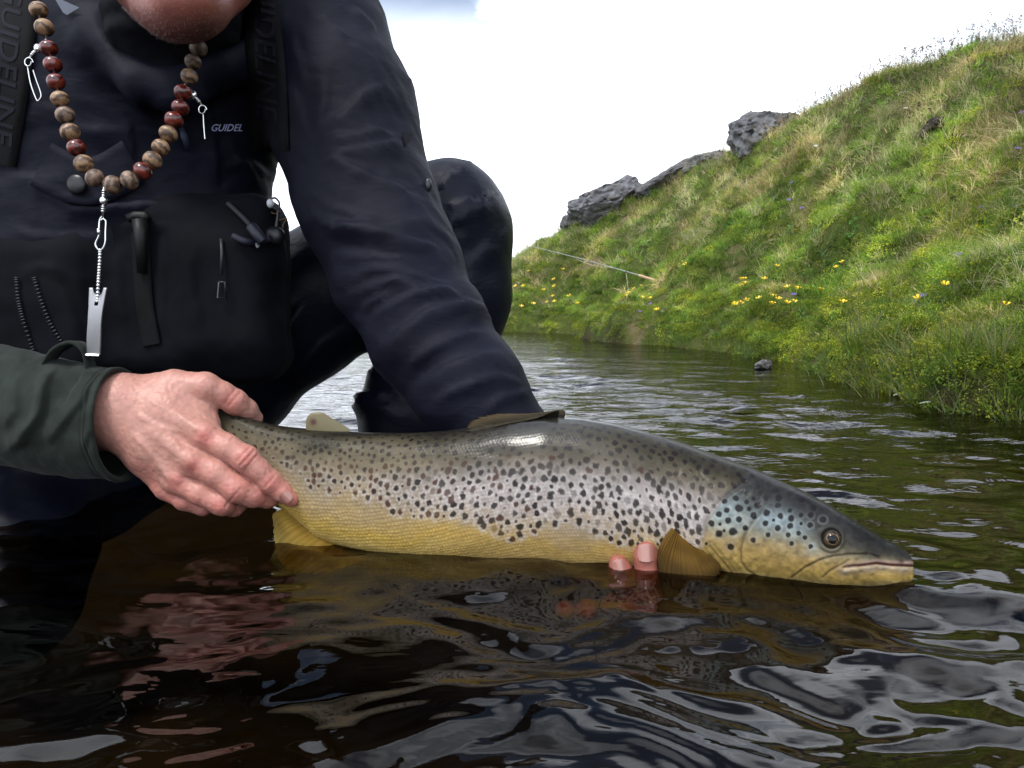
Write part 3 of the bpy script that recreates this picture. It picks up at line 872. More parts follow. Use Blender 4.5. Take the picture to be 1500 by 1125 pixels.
# ------------------------------------------------------------------ fly rod on the bank
def rod():
    g = ground_hit(962, 411); Y0 = g[1] - .06
    tip_far = np.array([P(745, 353, Y0 + 1.5)])[0]
    h0 = P(962, 412, Y0); h1 = P(935, 403, Y0 + .05); g1 = P(917, 397.5, Y0 + .12); g2 = P(800, 366, Y0 + .9)
    root = empty('fly_rod', h0); tag(root, 'fly fishing rod with cork handle lying on the grassy bank', 'fishing rod')
    cork = plain('cork', (.52, .36, .22), .8, var=.2, vscale=120)
    pts = bez([h0, h0 * .6 + h1 * .4, h1], 12); rr = np.interp(np.linspace(0, 1, 12), [0, .08, .35, .6, .9, 1], [.009, .0125, .0145, .0115, .0125, .007])
    MB().tube(pts, rr * 1.15, 12).make('handle', cork, root)
    bl = plain('rod_blank', (.34, .34, .33), .3, spec=.6)
    pb = bez([h1, g1, P(860, 381.5, Y0 + .48), g2, tip_far], 30); MB().tube(pb, np.linspace(.0048, .0022, 30), 7).make('blank', bl, root)
    dk = plain('guide_metal', (.05, .05, .055), .3, .8)
    MB().tube([g1 + [0, 0, -.012], g1 + [0, 0, .003]], .007, 8).make('stripping_guide', dk, root)
    gp = P(868, 384, Y0 + .42); MB().tube([gp, gp + [0, 0, -.02]], .003, 6).make('guide', dk, root)
    # reel seat hidden in the grass behind the handle
    MB().tube([h0, h0 + (h0 - h1) * .4], .008, 10).make('reel_seat', dk, root)
    ln = plain('fly_line', (.42, .4, .26), .5)
    sag = bez([g1, P(895, 392, Y0 + .25), P(870, 389, Y0 + .4), P(845, 380, Y0 + .55)], 20)
    MB().tube(sag, .0022, 6).make('line', ln, root)
    lp = bez([g1 + [0, 0, -.01], P(920, 425, Y0 + .02), P(917, 445, Y0 - .02), P(921, 475, Y0 - .1), P(924, 499, Y0 - .15)], 24)
    MB().tube(lp, .0022, 6).make('line', ln, root)
    lp = bez([P(936, 430, Y0 - .05), P(931, 458, Y0 - .1), P(931, 478, Y0 - .12), P(936, 500, Y0 - .18)], 24)
    MB().tube(lp, .0022, 6).make('line', ln, root)
rod()

# ------------------------------------------------------------------ floating leaves and an imitated ripple reflection
def leaf(ctr, L, w, ang, mat, label, bend=.004):
    m = MB(); n = 10; V = []
    for i in range(n + 1):
        t = i / n; hw = w * math.sin(math.pi * min(.98, t * .9 + .06)) ** .8
        for s in (-1, 0, 1):
            x = (t - .5) * L; y = s * hw; z = .003 + bend * math.sin(3.1 * t) + (.25 * hw if s else 0)
            V.append((ctr[0] + x * math.cos(ang) - y * math.sin(ang), ctr[1] + x * math.sin(ang) + y * math.cos(ang), z))
    F = []
    for i in range(n):
        for s in (0, 1): F.append((i * 3 + s, i * 3 + s + 1, i * 3 + s + 4, i * 3 + s + 3))
    m.add(V, F); o = m.make('floating_leaf_or_ripple', mat); tag(o, label, 'leaf')
PALE = plain('pale_leaf', (.32, .38, .30), .4); DARKL = plain('dark_leaf_and_ripple', (.035, .035, .05), .25, spec=.8)
leaf(PW(1367, 593), .085, .010, 0.1, PALE, 'pale grey green leaf floating beside the shore grass')
leaf(PW(1317, 581), .035, .007, .0, PALE, 'short pale leaf floating left of the shore grass')
leaf(PW(1087, 603), .075, .012, .25, DARKL, 'dark sheet imitating a ripple reflection behind the back of the trout')  # added sheet, its dark colour imitates a reflection in a ripple
leaf(PW(1176, 586), .05, .010, .0, DARKL, 'small dark leaf floating between the stone and the shore grass', .008)
# ------------------------------------------------------------------ trout
FX = np.array([300, 330, 365, 400, 470, 540, 600, 650, 700, 750, 800, 850, 900, 950, 1000, 1050, 1107, 1160, 1213, 1253, 1293, 1318, 1331, 1336])
FT = np.array([608, 600, 612, 622, 628, 632, 632, 629, 622, 613, 608, 610, 618, 631, 648, 667, 687, 711, 738, 763, 787, 800, 808, 813])   # crest of the back
FB = np.array([668, 690, 710, 735, 792, 814, 824, 830, 834, 838, 842, 846, 850, 853, 855, 856, 857, 859, 861, 861, 859, 857, 854, 851])   # belly line
FY = np.array([.845, .835, .829, .823, .815, .806, .798, .791, .784, .779, .774, .771, .767, .762, .753, .738, .720, .704, .691, .685, .680, .678, .677, .677])
FW = np.array([.010, .013, .018, .022, .030, .037, .041, .044, .046, .048, .0495, .0505, .0515, .0515, .050, .047, .0435, .039, .033, .029, .0235, .0195, .016, .012])
GILL = [(1092, 706), (1070, 722), (1048, 742), (1036, 764), (1031, 786), (1026, 806), (1036, 824), (1056, 838), (1075, 850)]
PREO = [(1118, 748), (1102, 766), (1090, 786), (1085, 806), (1086, 824), (1094, 836), (1110, 846)]
MOUTH = [(1237, 831.5), (1250, 829.5), (1262, 828.5), (1284, 825.5), (1305, 828), (1322, 828.5), (1340, 829)]
MAXI = [(1160, 845), (1178, 832), (1200, 821), (1222, 814.5), (1245, 812), (1275, 811.5), (1288, 816)]
MAXL = [(1206, 845), (1214, 838), (1232, 828), (1243, 821)]
ISTH = [(1040, 800), (1052, 816), (1066, 832), (1076, 846)]
EYE = (1217.5, 789.0)
HEADSPOTS = [(230, 278, 14), (293, 263, 14), (352, 238, 13), (425, 238, 12), (455, 263, 15), (413, 302, 18), (353, 283, 13), (312, 318, 20), (243, 327, 14), (200, 350, 16), (365, 320, 12), (390, 358, 17), (310, 377, 16), (250, 385, 16), (157, 400, 16), (345, 423, 14), (277, 443, 21), (200, 457, 18), (263, 530, 18), (462, 343, 17), (538, 360, 15), (455, 398, 15), (523, 425, 15), (595, 373, 16), (592, 415, 15), (500, 382, 9), (470, 463, 12), (388, 490, 14), (580, 462, 13), (637, 455, 12), (598, 510, 12), (703, 527, 12), (672, 478, 12), (590, 330, 12), (650, 355, 13), (703, 353, 14), (523, 305, 14), (508, 218, 17), (590, 237, 18), (657, 267, 17), (718, 315, 14), (530, 262, 16), (560, 210, 14), (480, 190, 14), (130, 510, 8), (770, 378, 15), (700, 410, 13), (650, 400, 9), (410, 200, 14), (610, 190, 13), (700, 235, 12), (390, 265, 11), (205, 405, 9), (228, 440, 8)]
def smooth_interp(x, X, Y, w=14):
    y = np.interp(x, X, Y)
    k = np.hanning(2 * w + 1); k /= k.sum()
    return np.convolve(np.pad(y, w, mode='edge'), k, 'valid')
def build_trout():
    n, mf, mb = 1040, 260, 90
    px = np.linspace(300, 1336, n); m = mf + mb
    top = smooth_interp(px, FX, FT, 12); bot = smooth_interp(px, FX, FB, 12)
    Yc = smooth_interp(px, FX, FY, 30); wd = smooth_interp(px, FX, FW, 12)
    tip = sstep(1337.5, 1325, px) ** .45                    # round off the snout
    mid = (top + bot) / 2
    midt = 829.0
    hh = (bot - top) / 2 * np.maximum(tip, .02); mid = np.where(px > 1322, mid * tip + midt * (1 - tip), mid); wd = wd * np.maximum(tip, .05)
    Ctr = P(px, mid, Yc); a = m_of(hh, Yc) * 1.0
    tg = np.gradient(Ctr, axis=0); tg[:, 2] = 0; tg /= np.linalg.norm(tg, axis=1)[:, None]
    k = np.hanning(161); k /= k.sum()
    tg = np.stack([np.convolve(np.pad(tg[:, i], 80, mode='edge'), k, 'valid') for i in range(3)], 1); tg /= np.linalg.norm(tg, axis=1)[:, None]
    outv = np.stack([tg[:, 1], -tg[:, 0], np.zeros(n)], 1)              # towards the camera side
    phi = np.concatenate([np.linspace(0, math.pi, mf, endpoint=False), np.linspace(math.pi, 2 * math.pi, mb, endpoint=False)])
    c, s = np.cos(phi), np.sin(phi)
    head = sstep(1010, 1120, px)[:, None]
    ex = 1.0
    # cross-section: oval, a little wedge-shaped towards the belly in the head, flatter flank in the body
    S = np.sign(s) * np.abs(s) ** .88
    Cc = np.sign(c) * np.abs(c) ** .95
    side = wd[:, None] * S[None, :] * (1 - .12 * head * (Cc[None, :] * .5 + .5) ** 2)
    V = Ctr[:, None, :] + outv[:, None, :] * side[..., None] + np.array([0, 0, 1.0]) * (a[:, None] * Cc[None, :])[..., None]
    # projected coordinates (the far flank mirrors the near one)
    near = V.copy()
    near = Ctr[:, None, :] + outv[:, None, :] * np.abs(side)[..., None] + np.array([0, 0, 1.0]) * (a[:, None] * Cc[None, :])[..., None]
    qx, qy = proj(near.reshape(-1, 3)); Q = np.stack([qx, qy], 1).reshape(n, m, 2)
    X, Yp = Q[..., 0], Q[..., 1]
    t = (Yp - top[:, None]) / (np.minimum(bot, np.interp(px, [300, 330, 400, 470, 540, 600, 700, 830, 900, 960, 1050, 1107, 1200, 1336], [668, 690, 735, 785, 798, 805, 812, 824, 826, 832, 837, 845, 856, 850])) - top)[:, None]
    ringlen = np.concatenate([np.zeros((n, 1)), np.cumsum(np.linalg.norm(np.diff(near, axis=1), axis=2), axis=1)], axis=1)
    G = np.where(phi[None, :] <= math.pi, ringlen, ringlen[:, -1:] - ringlen + ringlen[:, mf:mf + 1] * 0)
    G = np.where(phi[None, :] <= math.pi, ringlen, np.interp(2 * math.pi - phi, phi[:mf], np.arange(mf))[None, :] * 0 + np.take_along_axis(ringlen, np.clip(np.interp(2 * math.pi - phi, phi[:mf], np.arange(mf)).round().astype(int), 0, mf - 1)[None, :].repeat(n, 0), 1))
    G = G / (Yc[:, None] / FPX)                            # arc length from the back ridge in photo pixels
    U = np.broadcast_to(px[:, None], G.shape)
    # displacement ------------------------------------------------------------
    disp = np.zeros((n, m))
    HX = slice(int((1000 - 300) / 1036 * n), n)
    Qh = Q[HX]
    dg = polydist(Qh, GILL); dp = polydist(Qh, PREO); dm = polydist(Qh, MOUTH); dx = polydist(Qh, MAXI); dl = polydist(Qh, MAXL); di = polydist(Qh, ISTH)
    xe = (Qh[..., 0] - EYE[0]); ye = (Qh[..., 1] - EYE[1]); de = np.hypot(xe, ye)
    gx = np.interp(Qh[..., 1], [p[1] for p in GILL[:6]], [p[0] for p in GILL[:6]])
    oper = sstep(-3, 3, Qh[..., 0] - gx) * sstep(700, 722, Qh[..., 1])
    dh = -.0017 * np.exp(-(dg / 3.4) ** 2) + .0008 * oper * np.exp(-np.maximum(Qh[..., 0] - gx, 0) / 40) - .0009 * np.exp(-(dp / 2.2) ** 2) + .0005 * np.exp(-((dp - 5) / 4) ** 2)
    dh += -.0026 * np.exp(-(dm / 1.6) ** 2) + .0008 * np.exp(-((dm - 5) / 3.5) ** 2) - .0009 * np.exp(-(dx / 1.8) ** 2) - .0010 * np.exp(-(dl / 2.0) ** 2) - .0006 * np.exp(-(di / 2.0) ** 2)
    dh += .0016 * np.exp(-((de - 17.5) / 3.0) ** 2) - .0022 * (de < 15) * 1.0
    dh += -.0008 * np.exp(-(((Qh[..., 0] - 1269) / 3.5) ** 2 + ((Qh[..., 1] - 783) / 2.5) ** 2))
    dh += .00045 * fbm(np.concatenate([Qh / 11, np.zeros(Qh.shape[:2] + (1,))], -1), 3, 5)
    disp[HX] += dh * np.abs(s)[None, :] ** .5
    # scales: hexagonal lattice, clear on the golden flank, faint on the back
    sc = np.interp(px, [300, 450, 650, 900, 1040], [5.6, 6.6, 6.2, 5.6, 5.0])[:, None]
    jx = .35 * noise3(p3(U / 17, G / 17)); jy = .35 * noise3(p3(U / 17 + 50, G / 17))
    su, sg = U / sc + jx, G / sc * 1.12 + jy
    row = np.floor(sg); uu = su + .5 * (row % 2)
    fx, fy = uu - np.floor(uu) - .5, sg - row - .5
    scale = np.clip(1 - (fx * fx + fy * fy) * 2.6, 0, 1) ** .7
    sid = hash3(np.floor(uu).astype(np.int64), row.astype(np.int64), row.astype(np.int64) * 0, 3)
    body = sstep(1040, 1010, X) * (1 - sstep(-4, 4, X - np.interp(Yp, [700, 722, 764, 806], [1085, 1066, 1033, 1022])))
    gold_amp = sstep(.28, .62, t) * np.interp(X, [300, 520, 760, 1000], [1.0, 1.0, .75, .5])
    disp += body * scale * (.00012 + .00030 * gold_amp) * (1 + .35 * sid)
    disp += .0006 * fbm(p3(U / 60, G / 45), 2, 15) * sstep(.02, .2, np.abs(s))[None, :]
    # a soft furrow where the flank folds beneath the dorsal fin
    fold = polydist(Q, [(640, 655), (720, 664), (770, 668), (830, 662)])
    disp += -.0009 * np.exp(-(fold / 9) ** 2) * np.exp(-((X - 740) / 60) ** 2) * (phi[None, :] < math.pi)
    nrm = outv[:, None, :] * (S[None, :, None] / wd[:, None, None]) + np.array([0, 0, 1.0]) * (Cc[None, :, None] / a[:, None, None])
    nrm /= np.maximum(np.linalg.norm(nrm, axis=2), 1e-9)[..., None]
    V = V + nrm * disp[..., None]
    # colour ---------------------------------------------------------------------
    def ramp(tt, stops):
        T = [q[0] for q in stops]; A = np.array([q[1] for q in stops])
        return np.stack([np.interp(tt, T, A[:, i]) for i in range(3)], -1)
    tw = t + .07 * fbm(p3(U / 60, G / 30), 4, 25)
    front = ramp(tw, [(0, (.014, .013, .010)), (.12, (.026, .023, .014)), (.25, (.055, .046, .028)), (.42, (.130, .108, .078)), (.5, (.21, .175, .14)), (.62, (.30, .245, .19)), (.76, (.33, .245, .135)), (.88, (.40, .265, .085)), (1.0, (.43, .29, .10)), (1.2, (.38, .25, .08))])
    rear = ramp(tw, [(0, (.016, .014, .010)), (.08, (.036, .031, .019)), (.2, (.085, .072, .046)), (.4, (.18, .145, .095)), (.58, (.26, .20, .125)), (.76, (.34, .24, .10)), (.9, (.43, .285, .065)), (1.0, (.50, .35, .11)), (1.2, (.36, .26, .07))])
    wr = sstep(760, 540, X)[..., None]
    col = front * (1 - wr) + rear * wr
    # pearly patch on the mid flank
    pearl = np.exp(-((t - .52) / .17) ** 2) * sstep(520, 720, X) * (1 + .3 * fbm(p3(U / 25, G / 25), 2, 35))
    col = col * (1 - .5 * pearl[..., None]) + np.array([.38, .345, .35]) * .5 * pearl[..., None]
    # head
    hm = sstep(-5, 5, X - np.interp(Yp, [640, 700, 722, 764, 806, 850], [1130, 1088, 1066, 1035, 1027, 1050]))[..., None]
    crown = np.interp(X, [1040, 1120, 1217, 1290, 1336], [700, 735, 775, 800, 810]); jaw = np.interp(X, [1040, 1120, 1217, 1336], [840, 848, 856, 852])
    th_ = (Yp - crown) / np.maximum(jaw - crown, 6) + .05 * fbm(p3(X / 22, Yp / 22), 3, 45)
    hcol = ramp(th_, [(-1.2, (.010, .010, .012)), (-.35, (.016, .016, .017)), (-.05, (.024, .023, .022)), (.18, (.048, .045, .038)), (.42, (.18, .155, .095)), (.65, (.29, .20, .075)), (.9, (.37, .25, .07)), (1.1, (.44, .33, .15))])
    blue = np.clip(np.exp(-(((X - 1062) / 34) ** 2 + ((Yp - 757) / 24) ** 2)) + .85 * np.exp(-(((X - 1132) / 30) ** 2 + ((Yp - 763) / 17) ** 2)) + .7 * np.exp(-(((X - 1165) / 20) ** 2 + ((Yp - 778) / 13) ** 2)) + .6 * np.exp(-(((X - 1192) / 10) ** 2 + ((Yp - 800) / 9) ** 2)), 0, 1) * (1 + .25 * fbm(p3(X / 9, Yp / 9), 2, 55))
    blue = np.clip(blue, 0, 1)[..., None]
    hcol = hcol * (1 - .55 * blue) + np.array([.30, .39, .42]) * .55 * blue
    dark_snout = sstep(1225, 1275, X) * sstep(.62, .3, th_)
    hcol = hcol * (1 - .5 * dark_snout[..., None])
    mott = np.clip(1 + .22 * fbm(p3(X / 7, Yp / 7), 3, 65), .5, 1.5)[..., None]
    hcol = hcol * mott
    col = col * (1 - hm) + hcol * hm
    full = np.full((n, m), 99.0)
    def put(arr): q = full.copy(); q[HX] = arr; return q
    DM, DX, DL, DG, DP, DE = map(put, (dm, dx, dl, dg, dp, de))
    below = (Yp > np.interp(X, [p[0] for p in MOUTH], [p[1] for p in MOUTH])) & (X > 1206)
    def blend(col, w, c): return col * (1 - w[..., None]) + np.asarray(c) * w[..., None]
    lipx = sstep(1208, 1232, X)
    col = blend(col, lipx * below * .30 * (1 + .5 * np.clip(fbm(p3(X / 9, Yp / 5), 2, 66), -1, .6)) * np.exp(-((DM - 5) / 6.0) ** 2) * sstep(1344, 1322, X), (.44, .40, .40))
    col = blend(col, lipx * (~below) * sstep(1225, 1250, X) * .55 * np.exp(-((DM - 3) / 3.0) ** 2), (.42, .26, .23))
    col = blend(col, lipx * .92 * np.exp(-(DM / 1.6) ** 2) * sstep(1225, 1262, X), (.10, .025, .022))
    col = blend(col, .75 * np.exp(-(DX / 1.9) ** 2), (.022, .018, .012)); col = blend(col, .45 * np.exp(-(DL / 2.0) ** 2), (.06, .05, .035))
    col = blend(col, .55 * np.exp(-(DP / 1.4) ** 2), (.05, .042, .028)); col = blend(col, .6 * np.exp(-(DG / 2.2) ** 2) * hm[..., 0], (.05, .045, .038))
    DI = put(di); col = blend(col, .5 * np.exp(-(DI / 2.0) ** 2), (.09, .06, .02)); col = blend(col, .45 * np.exp(-((DI - 7) / 1.8) ** 2), (.10, .07, .02))
    col = blend(col, .75 * (np.exp(-((DE - 17) / 4.5) ** 2)) * (.55 + .45 * sstep(6, -8, Yp - EYE[1])), (.035, .033, .03))
    col = blend(col, .85 * sstep(16, 13, DE), (.02, .018, .015))
    col = blend(col, .35 * np.exp(-(((X - 1196) / 22) ** 2 + ((Yp - 811) / 5) ** 2)), (.42, .38, .30))
    col = blend(col, .7 * np.exp(-(((X - 1281) / 6) ** 2 + ((Yp - 805) / 9) ** 2)), (.018, .017, .018))
    col = blend(col, .8 * np.exp(-(((X - 1269) / 3.4) ** 2 + ((Yp - 783) / 2.2) ** 2)), (.006, .006, .006))
    col = blend(col, .8 * np.exp(-(((X - 1320) / 4.0) ** 2 + ((Yp - 822) / 3.5) ** 2)), (.02, .012, .01))
    # spots: scattered over the skin itself (along the body, round the girth)
    rg = np.random.default_rng(4)
    H = ringlen[:, mf - 1] / (Yc / FPX)
    spots = []
    tries = rg.random((90000, 2))
    lo_lim = np.interp
    cell = {}
    for uu_, vv_ in tries:
        su_ = 345 + uu_ * (1112 - 345)
        i = int((su_ - 300) / 1036 * (n - 1)); g = vv_ * H[i] * .72
        k = int(np.searchsorted(ringlen[i, :mf] / (Yc[i] / FPX), g)); k = min(k, mf - 1)
        tt = t[i, k]; xx, yy = X[i, k], Yp[i, k]
        low = np.interp(su_, [345, 440, 520, 600, 660, 760, 800, 850, 890, 940, 1000, 1060, 1112], [.38, .45, .60, .66, .74, .83, .80, .76, .80, .86, .92, .8, .6])
        low += .05 * math.sin(su_ / 23.0)
        if tt > low: continue
        if xx > np.interp(yy, [640, 690, 706, 722, 764, 806, 830], [1190, 1125, 1084, 1060, 1030, 1020, 1018]) : continue
        edge = np.clip((low - tt) / .18, 0, 1)
        if rg.random() > .3 + .7 * edge: continue
        dist = np.interp(su_, [345, 600, 800, 1000], [8.4, 9.4, 10.6, 12.0]) * rg.uniform(.88, 1.22)
        ck = (int(su_ // 24), int(g // 24)); ok = True
        for a_ in (-1, 0, 1):
            for b_ in (-1, 0, 1):
                for (u2, g2) in cell.get((ck[0] + a_, ck[1] + b_), ()):
                    if (u2 - su_) ** 2 + ((g2 - g) * .95) ** 2 < dist * dist: ok = False; break
                if not ok: break
            if not ok: break
        if not ok: continue
        cell.setdefault(ck, []).append((su_, g))
        spots.append((su_, g, tt))
    spot = np.zeros((n, m)); halo = np.zeros((n, m)); red = np.zeros((n, m)); pale = np.zeros((n, m))
    wob = fbm(p3(U / 4.5, G / 4.5), 2, 75) * .34
    for su_, g, tt in spots:
        i0 = max(0, int((su_ - 20 - 300) / 1036 * n)); i1 = min(n, int((su_ + 20 - 300) / 1036 * n))
        r0 = np.interp(su_, [345, 520, 680, 850, 1000, 1112], [3.0, 3.4, 4.0, 4.7, 5.2, 4.8]) * (1.0 if tt > .3 else .94) * rg.choice([.55, .78, .9, 1.0, 1.05]) * rg.uniform(.9, 1.1)
        asp = rg.uniform(1.0, 1.45) if tt > .3 else rg.uniform(.85, 1.15); tl = rg.normal(0, .3)
        du = U[i0:i1] - su_; dg_ = G[i0:i1] - g
        d = np.hypot(du * math.cos(tl) + dg_ * math.sin(tl), (-du * math.sin(tl) + dg_ * math.cos(tl)) / asp) / r0 + wob[i0:i1]
        st = 1.0 if (tt < .16 or tt > .40) else np.interp(tt, [.16, .27, .40], [.97, .72, .95])  # spots painted fainter in this band, as if veiled by sky sheen
        st *= rg.uniform(.84, 1.0) if rg.random() > .10 else .45
        sp = st * sstep(1.18, .72, d)
        spot[i0:i1] = np.maximum(spot[i0:i1], sp)
        red[i0:i1] = np.maximum(red[i0:i1], sp * (rg.random() < np.interp(su_, [345, 640, 760, 900], [.75, .6, .2, .08])) * (tt > .25))
        if tt > .3: halo[i0:i1] = np.maximum(halo[i0:i1], np.exp(-((d - 1.35) / .75) ** 2) * min(1, (tt - .3) * 5))
    bodym = 1 - hm[..., 0]
    haloc = np.array([.50, .46, .44])
    col = blend(col, .50 * np.clip(.75 + .7 * fbm(p3(U / 5, G / 7), 2, 115), 0, 1.2) * np.interp(U, [400, 700], [.45, 1]) * halo * bodym * sstep(.25, .4, t), haloc)
    dark = np.array([.009, .007, .008]); rdk = np.array([.055, .02, .013])
    cs = dark * (1 - red[..., None]) + rdk * red[..., None]
    w = np.clip(spot * .95, 0, 1)[..., None]; col = col * (1 - w) + cs * w
    hs = np.zeros((n, m)); hh_ = np.zeros((n, m))
    wobh = .16 * fbm(p3(X / 5, Yp / 5), 2, 85)
    for zx, zy, r in HEADSPOTS:
        sx, sy = 1000 + zx / 3.75, 660 + zy / 3.75
        d = np.hypot(X - sx, Yp - sy) / (r / 3.75 * 1.08) + wobh
        hs = np.maximum(hs, sstep(1.2, .8, d) * (.95 if zy > 240 else .7)); hh_ = np.maximum(hh_, np.exp(-((d - 1.5) / .4) ** 2))
    col = blend(col, .12 * hh_ * sstep(745, 765, Yp) * hm[..., 0], (.42, .45, .44))
    col = blend(col, hs, (.012, .011, .012))
    # scale tips carry a brighter, yellower fleck on the golden flank
    fleck = body * gold_amp * (scale - .45) * (1 + .5 * sid)
    col = col * (1 + .42 * fleck)[..., None]
    rim = body * gold_amp * sstep(.25, .0, scale); col = col * (1 - .25 * rim)[..., None]
    col = col * np.clip(1 + .10 * fbm(p3(U / 6, G / 6), 2, 95), .7, 1.3)[..., None]
    col = np.clip(col, .004, .9)
    # mesh
    i = np.arange(n - 1)[:, None] * m; j = np.arange(m)[None, :]; j2 = (j + 1) % m
    F = np.stack([i + j, i + j2, i + m + j2, i + m + j], -1).reshape(-1, 4)
    Vf = V.reshape(-1, 3); cf = col.reshape(-1, 3)
    # close both ends
    V2 = np.vstack([Vf, V[0].mean(0), V[-1].mean(0) + [.0005, 0, 0]]); cf = np.vstack([cf, col[0].mean(0), col[-1].mean(0)])
    e0, e1 = n * m, n * m + 1
    cap = np.concatenate([np.stack([np.full(m, e0), j2[0], j[0], j[0]], 1), np.stack([np.full(m, e1), (n - 1) * m + j[0], (n - 1) * m + j2[0], (n - 1) * m + j2[0]], 1)])
    me_f = [tuple(f) for f in []]
    skin, tr, b = new_mat('trout_skin')
    at = N(tr, 'ShaderNodeAttribute', attribute_name='Col'); link(tr, at.outputs['Color'], b.inputs['Base Color'])
    b.inputs['Roughness'].default_value = .34; b.inputs['IOR'].default_value = 1.17
    b.inputs['Coat Weight'].default_value = .42; b.inputs['Coat Roughness'].default_value = .24; b.inputs['Coat IOR'].default_value = 1.45
    tcn = N(tr, 'ShaderNodeTexCoord'); nz = N(tr, 'ShaderNodeTexNoise'); setin(nz, Scale=420.0, Detail=3.0)
    link(tr, tcn.outputs['Object'], nz.inputs['Vector'])
    bp = N(tr, 'ShaderNodeBump'); bp.inputs['Strength'].default_value = .25; bp.inputs['Distance'].default_value = .0008
    link(tr, nz.outputs[0], bp.inputs['Height']); link(tr, bp.outputs[0], b.inputs['Normal'])
    fish = mk('trout', V2, F, skin, origin=Ctr[n // 2], col=cf)
    wet = np.full((n, m), .05) + .9 * np.exp(-((X - 800) / 130) ** 2) * sstep(.30, .18, t) + .12 * sstep(.3, .5, t) * (X < 1040)  # coat gathered on the mid-back to put the sky sheen there
    wa = fish.data.attributes.new('wet', 'FLOAT', 'POINT'); wa.data.foreach_set('value', np.concatenate([wet.ravel(), [.1, .1]]).astype(np.float32))
    aw = N(tr, 'ShaderNodeAttribute', attribute_name='wet'); link(tr, aw.outputs['Fac'], b.inputs['Coat Weight'])
    tag(fish, 'large spotted brown trout held at the water surface', 'fish')
    # eye ------------------------------------------------------------------
    def flank(pxx, pyy, lift=0.0):
        """point of the near flank seen at a photo pixel"""
        i = int(np.clip((pxx - 300) / 1036 * (n - 1), 0, n - 1))
        best = None
        sl = slice(max(0, i - 60), min(n, i + 60))
        dd = (X[sl, :mf] - pxx) ** 2 + (Yp[sl, :mf] - pyy) ** 2
        k = np.unravel_index(np.argmin(dd), dd.shape)
        ii = sl.start + k[0]
        base = (Ctr[ii] + outv[ii] * side[ii, k[1]] + np.array([0, 0, 1.0]) * a[ii] * Cc[k[1]])
        return base + nrm[ii, k[1]] * lift, nrm[ii, k[1]]
    ec, en = flank(EYE[0], EYE[1], -.0052)
    en = Vector(en); en = (en + Vector((0.05, -.25, .0))).normalized()
    m = MB(); R = .0092
    Mx = Vector((0, 0, 1)).rotation_difference(en).to_matrix()
    Vv = []; Ff = []; Cv = []; nu, nv = 40, 44
    for ii in range(nv + 1):
        th = math.pi * ii / nv
        for jj in range(nu):
            p = 6.2832 * jj / nu
            q = Mx @ Vector((R * math.sin(th) * math.cos(p), R * math.sin(th) * math.sin(p), R * math.cos(th)))
            Vv.append(tuple(Vector(ec) + q))
            rr = R * math.sin(th); k = .0006 * math.sin(p * 3 + 1)
            if rr < .0046 + k * .4: cc = (.004, .004, .005)
            elif rr < .0051 + k * .4: cc = (.26, .16, .07)
            elif rr < .0076: cc = tuple(np.array([.045, .033, .02]) * (1 + .35 * math.sin(p * 9) * math.sin(p * 5 + 2)) * (.55 if math.sin(p) > .2 else 1.2))
            else: cc = (.02, .018, .016)
            Cv.append(cc)
    for ii in range(nv):
        for jj in range(nu): Ff.append((ii * nu + jj, (ii + 1) * nu + jj, (ii + 1) * nu + (jj + 1) % nu, ii * nu + (jj + 1) % nu))
    mk('eye', np.array(Vv), Ff, vcol('trout_eye', .06, .3, coat=.0), fish, col=np.array(Cv))
    # fins -------------------------------------------------------------------
    def fin(name, base, tipl, thick, cols, mat, nray=16, nl=14, curl=.004, jag=.06, lean=(0, -1, 0), parent=fish, seed=1):
        """a rayed fin between a base line and an outer edge line (world points)"""
        rg2 = np.random.default_rng(seed)
        nu = nray * 4 + 1
        B = bez(base, nu); T = bez(tipl, nu)
        lean = np.asarray(lean, float)
        Vt = []; Cl = []
        for sgn in (1, -1):
            for ii in range(nl + 1):
                w = ii / nl
                for jj in range(nu):
                    u = jj / (nu - 1); ph = math.cos(2 * math.pi * jj / 4 + 1.6 * math.sin(jj * .37) + seed)
                    e = 1 + jag * (ph * .35 + rg2.normal(0, .12)) * (w > .9)
                    q = B[jj] + (T[jj] - B[jj]) * w * e + (T[0] - T[-1]) * (.10 * math.sin(math.pi * w) * (1 - 2 * u))
                    q = q + lean * (curl * math.sin(w * 2.6) + .0004 * ph * (1 - .3 * w) + .0012 * math.sin(u * 9 + 3 * w)) + sgn * lean * thick * (1 - .75 * w)
                    Vt.append(q)
                    c0 = np.array(cols[0]) * (1 - w) + np.array(cols[1]) * w
                    Cl.append(np.clip(c0 * (1 + .16 * ph * w) * (1 + .25 * noise3(np.array([u * 5.0, w * 5, seed]))), .003, .8))
        Fs = []; K = (nl + 1) * nu
        for ii in range(nl):
            for jj in range(nu - 1):
                p = ii * nu + jj
                Fs.append((p, p + 1, p + nu + 1, p + nu)); Fs.append((K + p, K + p + nu, K + p + nu + 1, K + p + 1))
        for jj in range(nu - 1):
            p = nl * nu + jj; Fs.append((p, p + 1, K + p + 1, K + p))
        for ii in range(nl):
            p = ii * nu; Fs.append((p, p + nu, K + p + nu, K + p)); p = ii * nu + nu - 1; Fs.append((p, K + p, K + p + nu, p + nu))
        return mk(name, np.array(Vt), Fs, mat, parent, col=np.array(Cl))
    FM = vcol('trout_fin', .5, .15, trans=.45)
    def fp(l, Y): return [P(x, y, Y) for x, y in l]
